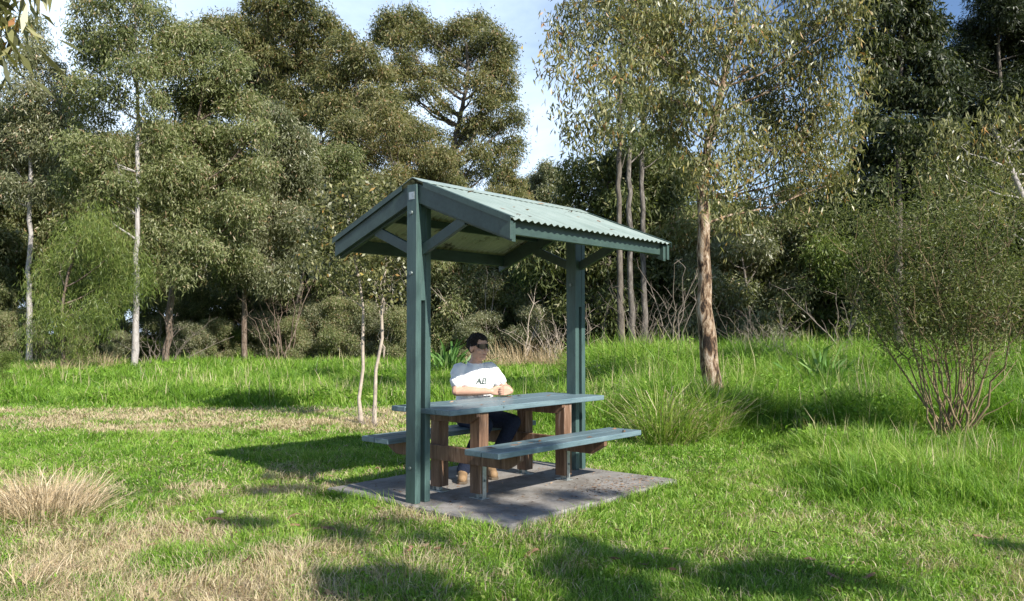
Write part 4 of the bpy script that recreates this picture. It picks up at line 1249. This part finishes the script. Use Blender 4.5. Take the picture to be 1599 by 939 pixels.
# bushes behind the shelter
for i, (u, d, k, s, lab) in enumerate([(665, 36, 1, 1.25, 'tall grey green bush seen between the front post and the man'), (725, 34, 0, 1.0, 'olive bush rising straight above the seated man'), (790, 35, 0, 1.15, 'olive bush under the middle of the shelter roof'),
                                       (850, 34, 3, 1.05, 'yellowish green bush left of the far post'), (905, 36, 2, 1.05, 'dark bush directly behind the far post'), (700, 42, 1, 1.5, 'pale tall bush top above the roof left of the man'),
                                       (770, 43, 0, 1.5, 'olive tree like bush behind the middle of the roof'), (850, 44, 1, 1.5, 'grey green bush top between roof ridge and sky gap'), (760, 31, 1, .5, 'low scrubby bush behind the right shoulder of the man'), (830, 31, 1, .55, 'low scrubby bush left of the far post foot')]):
    place(BUSH[k], 'scrub_bush', lab, 'bush', 'scrub behind the shelter', u, d, s, rgp.uniform(0, 6.28))
# bushes on the right
for i, (u, d, k, s, lab) in enumerate([(945, 31, 2, 1.45, 'tall dark bush behind the far end of the shelter roof'), (985, 32, 2, 1.5, 'dark bush between the slim trunks'), (1040, 34, 2, 1.6, 'tall dark bush right behind the slim trunks'), (1050, 31, 0, 1.15, 'olive bush right of the slim trunk cluster'),
                                       (1105, 32, 0, 1.2, 'olive bush behind the papery trunk'), (1165, 29, 1, 1.05, 'grey green bush right of the papery trunk'), (1225, 30, 0, 1.1, 'olive bush behind the grey dead scrub'), (1290, 30, 2, 1.25, 'dark bush behind the sword leaved clump'),
                                       (1345, 28, 3, 1.15, 'green bush behind the left side of the broom shrub'), (1410, 29, 0, 1.2, 'olive bush behind the middle of the broom shrub'), (1470, 28, 2, 1.2, 'dark bush behind the broom shrub under the dark tree'), (1540, 27, 0, 1.2, 'olive bush behind the right side of the broom shrub'),
                                       (1600, 26, 2, 1.25, 'dark bush at the right edge under the drooping gum'), (1260, 33, 1, 1.4, 'grey green bush top under the drooping crown'), (1330, 33, 1, 1.3, 'grey green bush top left of the dark tree'), (1680, 25, 0, 1.3, 'olive bush just past the right edge'), (1150, 35, 1, 1.4, 'pale bush top behind the papery tree')]):
    place(BUSH[k], 'scrub_bush', lab, 'bush', 'scrub along the right side', u, d, s, rgp.uniform(0, 6.28))
place(BUSH[3], 'green_bush', 'small dark green leafy bush cut by the left edge beside the pale trunk', 'bush', None, -6, 20, (.28, .28, .26), 1.0)


# ---- dead grey scrub, dead limbs, bare saplings
def bare_shrub(label, u, d, H, spread, n, mat, seed, name='dead_shrub', lean=0, r=.010, group=None):
    rg = np.random.default_rng(seed); w = Wood()
    b = at(u, d); b[2] = float(ground_z(b[0], b[1])) - .03
    for i in range(n):
        s = np.array([rg.normal(0, spread * .15), rg.normal(0, spread * .15), 0])
        e = s + np.array([rg.normal(lean, spread * .5), rg.normal(0, spread * .4), H * rg.uniform(.55, 1.05)])
        m = 9
        P = wob(rg, bez(s, s + (e - s) * np.array([.25, .25, .6]), e, m), .03 * H / 2)
        w.tube(P, np.linspace(r, r * .25, m), 5)
        for k in range(6):
            j = rg.integers(3, m); q = P[j] + np.array([rg.normal(0, .16), rg.normal(0, .16), rg.uniform(.05, .3)]) * H / 1.8
            w.tube(wob(rg, bez(P[j], (P[j] + q) / 2 + (0, 0, .03), q, 4), .01), np.linspace(r * .4, r * .12, 4), 3)
    o = link(name, w.mesh(name, mat)); o.location = tuple(b)
    return tag(o, label, 'shrub', group)


bare_shrub('dead grey twiggy shrub right of the papery trunk', 1195, 22, 2.0, 1.6, 26, M['dead_twig'], 41)
bare_shrub('bare grey brush at the foot of the slim trunks', 1000, 25, 2.6, 1.6, 22, M['dead_twig'], 42)
bare_shrub('pale dead twigs poking up left of the far post', 870, 28, 2.0, 1.6, 22, M['twig'], 43, r=.016)
bare_shrub('thin pale bare sapling leaning right below the middle of the roof', 812, 30, 3.4, .5, 3, M['twig'], 44, 'bare_sapling', .6, .035)
bare_shrub('bare thin grey saplings crowded left of the front post', 440, 33, 5.0, 1.8, 12, M['bark_brown'], 45, 'bare_sapling', 0, .022)
bare_shrub('grey dead brush under the round crowned gum', 250, 30, 2.0, 2.4, 14, M['dead_twig'], 46, r=.02)
bare_shrub('small dead brown twigs at the foot of the twin saplings', 578, 12.2, .42, .6, 9, M['dead_twig'], 47, r=.006)
bare_shrub('dead stalks standing in long grass left of the sword leaved clump', 1240, 20, 1.5, 1.2, 16, M['twig'], 48, r=.007)
tussock('dead_grass_tussock', 'pinkish dry seeding grass in a low band behind the man', 'grass tussock', tuple(at(815, 29, z=.05)), 1900, 1.15, 2.6, .35, M['straw'], (.25, .2), 21, .014)
tussock('dead_grass_tussock', 'pale dry grass at the foot of the feathery wattle', 'grass tussock', tuple(at(95, 25.5, z=.0)), 1500, .7, 1.1, .45, M['straw'], (.4, .2), 22, .012)
tussock('dead_grass_tussock', 'tall dry stalks left of the whitish trunk foot', 'grass tussock', tuple(at(150, 27, z=.0)), 900, .8, .8, .3, M['straw'], (.4, .2), 23, .012)

# ---- tree standing behind the viewpoint on the right: it throws the dappled shade in the foreground
def shade_tree():
    rg = np.random.default_rng(64)
    base = np.array([6.2, -4.6, GZ])
    C = []
    k = np.array([SUN_TO.x, SUN_TO.y]) / SUN_TO.z
    spots = [(520, 908, .26), (575, 902, .30), (640, 912, .30), (690, 922, .2), (865, 885, .28), (925, 862, .34), (1000, 872, .32), (945, 905, .30), (890, 845, .2), (545, 925, .28), (610, 928, .28), (975, 925, .28), (900, 925, .24), (1210, 915, .24),
             (1110, 905, .24), (1175, 896, .32), (1245, 892, .32), (1310, 906, .24), (345, 815, .20), (385, 820, .22), (510, 830, .24), (545, 838, .20), (400, 768, .24), (455, 762, .24), (505, 778, .22),
             (600, 815, .18), (660, 838, .18), (735, 790, .26), (800, 800, .30), (870, 782, .26), (770, 812, .26), (930, 775, .18), (1575, 860, .24), (425, 742, .2)]
    for (u, v, r) in spots:
        d = 1.42 * F / (v - 521); g = at(u, d)
        z = max(rg.uniform(3.2, 5.5), (d - .2) / 1.04 + .3)
        C.append((g[0] + k[0] * z - base[0], g[1] + k[1] * z - base[1], z, r * .5))
    for (lx, ly, lz, r) in [(.25, .62, .45, .10), (.5, .72, .45, .09), (.8, .6, .45, .09), (.2, .1, .75, .13), (.12, .33, .73, .10), (.42, .3, .75, .08)]:   # near ends of bench and tabletop
        gx = P0[0] + lx * math.cos(YAW) + ly * math.sin(YAW); gy = P0[1] + lx * math.sin(YAW) - ly * math.cos(YAW)
        z = max(rg.uniform(3.6, 5.5), (gy - .2) / 1.04 + .3)
        C.append((gx + k[0] * z - base[0], gy + k[1] * z - base[1], z + lz, r))
    tp = [(0, 0, 0), (-.1, .1, 2), (-.4, .3, 4), (-.5, .3, 5.8)]
    tm, cm = tree_meshes('shade_gum', 64, C, tp, .22, .05, M['bark_pale'], M['leaf_olive'], dens=260, L=.10, W=.036, spray_r=.06, per_spray=16, hang=.8, limb_r=.022, twig_frac=.15)
    put_tree('gum_tree', tm, cm, tuple(base), label='gum tree standing behind the viewpoint that dapples the lawn with shade', cat='tree')


shade_tree()


# ---- gum branch reaching into the top left corner, from a tree just outside the picture
def near_tree():
    rg = np.random.default_rng(65)
    base = np.array([-4.3, 2.2, GZ])
    C = []
    for (u, v, r, d) in [(-8, 22, 18, 3.6), (12, 52, 12, 3.7), (42, -6, 12, 3.8), (-4, 70, 14, 3.7), (-30, 60, 36, 3.5), (-45, 0, 40, 3.6), (50, -34, 22, 3.9), (5, -30, 26, 3.8)]:
        p = at(u, d, v) - base; C.append((p[0], p[1], p[2], r / F * d))
    for i in range(10): C.append((rg.normal(-.8, .6), rg.normal(-1.0, .7), rg.uniform(3.4, 5.2), .35))
    tm, cm = tree_meshes('edge_gum', 65, C, [(0, 0, 0), (-.1, 0, 1.5), (-.2, -.1, 3.2), (-.3, -.3, 4.6)], .09, .03, M['bark_pale'], M['leaf_hang'], dens=70, L=.13, W=.026, droop=.85, spray_r=.06, per_spray=9, limb_r=.02, twig_frac=.5, tone_c=.42, hang=1.4)
    put_tree('gum_sapling', tm, cm, tuple(base), label='gum at the left whose hanging leaves dip into the top left corner', cat='tree')


near_tree()


# ---- bark, sticks and a stone lying on the lawn
def bark_strip(u, v, L, a, seed):
    rg = np.random.default_rng(seed)
    x, y, z = gpt(u, v)
    n = 9; t = np.linspace(-.5, .5, n)
    g = Geo()
    for i in range(n):
        w = .018 * (1 - abs(t[i]) ** 2 * 2) + .006
        cx = t[i] * L; cy = .12 * L * math.sin(t[i] * 4 + seed); cz = .03 + .02 * math.sin(t[i] * 5 + seed)
        g.V += [(cx, cy - w, cz), (cx, cy, cz + .012), (cx, cy + w, cz), (cx, cy, cz + .007)]
    for i in range(n - 1):
        for k in range(4): g.F.append((4 * i + k, 4 * i + (k + 1) % 4, 4 * i + 4 + (k + 1) % 4, 4 * i + 4 + k))
    g.F += [(0, 1, 2, 3), (4 * n - 1, 4 * n - 2, 4 * n - 3, 4 * n - 4)]
    o = g.build('bark_strip', M['fallen_bark']); o.location = (x, y, z); o.rotation_euler = (0, 0, a)
    return o


M['fallen_bark'] = mat_plain('fallen_bark', (.20, .11, .065), .85, .4, 18)
for i, (u, v, L, a) in enumerate([(430, 832, .34, .3), (497, 834, .40, -.4), (468, 812, .26, .9), (352, 818, .3, .1), (1545, 842, .3, .6), (1330, 905, .26, -.2), (820, 868, .22, .5), (640, 862, .2, 1.2)]):
    tag(bark_strip(u, v, L, a, i), 'curled brown strip of shed bark lying on the lawn', 'bark', 'shed bark strips on the lawn')
g = Geo(); ball(g, (0, 0, 0), (.03, .022, .018), 7)
rs_ = np.random.default_rng(3)
g.V = [tuple(np.array(v) * rs_.uniform(.88, 1.12)) for v in g.V]
o = g.build('stone', mat_plain('stone', (.36, .33, .29), .9, .3, 30), None, 0, True); o.location = gpt(343, 806, .045)
tag(o, 'small pale stone lying among the dry grass', 'stone')

for i, (u, d, H, n, mt, lab) in enumerate([(602, 33, 4.6, 4, 'twig', 'thin pale bare stems among the bushes left of the front post'), (655, 34, 5.0, 5, 'bark_grey', 'grey bare stems just right of the front post'),
                                        (757, 32, 4.2, 4, 'twig', 'pale bare stems behind the right shoulder of the man'), (850, 31, 4.4, 4, 'bark_grey', 'grey bare stems left of the far post'), (930, 29, 3.6, 5, 'dead_twig', 'brown bare stems right of the far post'),
                                        (520, 35, 4.6, 5, 'bark_brown', 'brown bare stems under the leafy gum left of the twin saplings'), (1060, 26, 3.2, 6, 'dead_twig', 'brown bare stems left of the papery trunk'), (1330, 24, 2.8, 6, 'dead_twig', 'brown bare stems left of the broom shrub')]):
    bare_shrub(lab, u, d, H, 1.3, n, M[mt], 300 + i, 'bare_sapling', 0, .028)
# ================================================================== SKY, SUN, CAMERA
def build_world():
    w = bpy.data.worlds.new('World'); S.world = w; w.use_nodes = True
    nt = w.node_tree; bg = nt.nodes['Background']
    sky = nt.nodes.new('ShaderNodeTexSky'); sky.sky_type = 'NISHITA'; sky.sun_disc = False
    el = math.asin(SUN_TO.z)
    sky.sun_elevation = el
    sky.sun_rotation = math.atan2(SUN_TO.x, SUN_TO.y)
    sky.air_density = 1.0; sky.dust_density = .6; sky.ozone_density = 1.3; sky.altitude = 50
    tc = nt.nodes.new('ShaderNodeTexCoord')
    mp = nt.nodes.new('ShaderNodeMapping'); mp.inputs['Scale'].default_value = (1, 1, 2.2); mp.inputs['Location'].default_value = (.35, .1, .2)
    nt.links.new(tc.outputs['Generated'], mp.inputs['Vector'])
    n = noise(nt, 2.1, 7, mp.outputs[0], .58, .4)
    sep = nt.nodes.new('ShaderNodeSeparateXYZ'); nt.links.new(tc.outputs['Generated'], sep.inputs[0])
    # thin cloud thickens to the left (west) and towards the horizon
    f = nt.nodes.new('ShaderNodeMath'); f.operation = 'MULTIPLY_ADD'; f.inputs[1].default_value = -.40; f.inputs[2].default_value = .16
    nt.links.new(sep.outputs[0], f.inputs[0])
    a = nt.nodes.new('ShaderNodeMath'); a.operation = 'ADD'; nt.links.new(f.outputs[0], a.inputs[0]); nt.links.new(n, a.inputs[1])
    hz = nt.nodes.new('ShaderNodeMath'); hz.operation = 'MULTIPLY_ADD'; hz.inputs[1].default_value = -.75; hz.inputs[2].default_value = .16
    nt.links.new(sep.outputs[2], hz.inputs[0])
    a2 = nt.nodes.new('ShaderNodeMath'); a2.operation = 'ADD'; nt.links.new(a.outputs[0], a2.inputs[0]); nt.links.new(hz.outputs[0], a2.inputs[1])
    # the cloud bank lies ahead; the sky overhead and behind is clear
    yb = nt.nodes.new('ShaderNodeMath'); yb.operation = 'MULTIPLY_ADD'; yb.inputs[1].default_value = .45; yb.inputs[2].default_value = -.36
    nt.links.new(sep.outputs[1], yb.inputs[0])
    a3 = nt.nodes.new('ShaderNodeMath'); a3.operation = 'ADD'; nt.links.new(a2.outputs[0], a3.inputs[0]); nt.links.new(yb.outputs[0], a3.inputs[1])
    cl = ramp(nt, [(.38, (0, 0, 0)), (.85, (1, 1, 1))], a3.outputs[0])
    blue = mixc(nt, 1.0, sky.outputs[0], (.92, 1.04, 1.22), 'MULTIPLY')
    c = mixc(nt, cl, blue, (8.2, 10.0, 12.4))
    nt.links.new(c, bg.inputs['Color']); bg.inputs['Strength'].default_value = .078


build_world()
L = bpy.data.lights.new('sun', 'SUN'); L.energy = 5.0; L.angle = R(.5); L.color = (1, .95, .87)
lo = bpy.data.objects.new('sun', L); COL.objects.link(lo)
lo.rotation_euler = SUN_TO.to_track_quat('Z', 'Y').to_euler()
lo.location = (30, -40, 40)
cam = bpy.data.cameras.new('camera'); co = bpy.data.objects.new('camera', cam); COL.objects.link(co)
cam.sensor_width = 36; cam.lens = F / 1599 * 36; cam.clip_end = 3000; cam.clip_start = .05
co.location = (0, 0, CAMZ); co.rotation_euler = (math.pi / 2 + PITCH, 0, 0)
S.camera = co
S.view_settings.view_transform = 'Standard'; S.view_settings.look = 'None'; S.view_settings.gamma = 1
S.view_settings.use_curve_mapping = False; S.view_settings.exposure = .8
S.render.engine = 'CYCLES'
S.cycles.max_bounces = 5; S.cycles.diffuse_bounces = 3; S.cycles.glossy_bounces = 2; S.cycles.transmission_bounces = 3
S.cycles.use_denoising = True
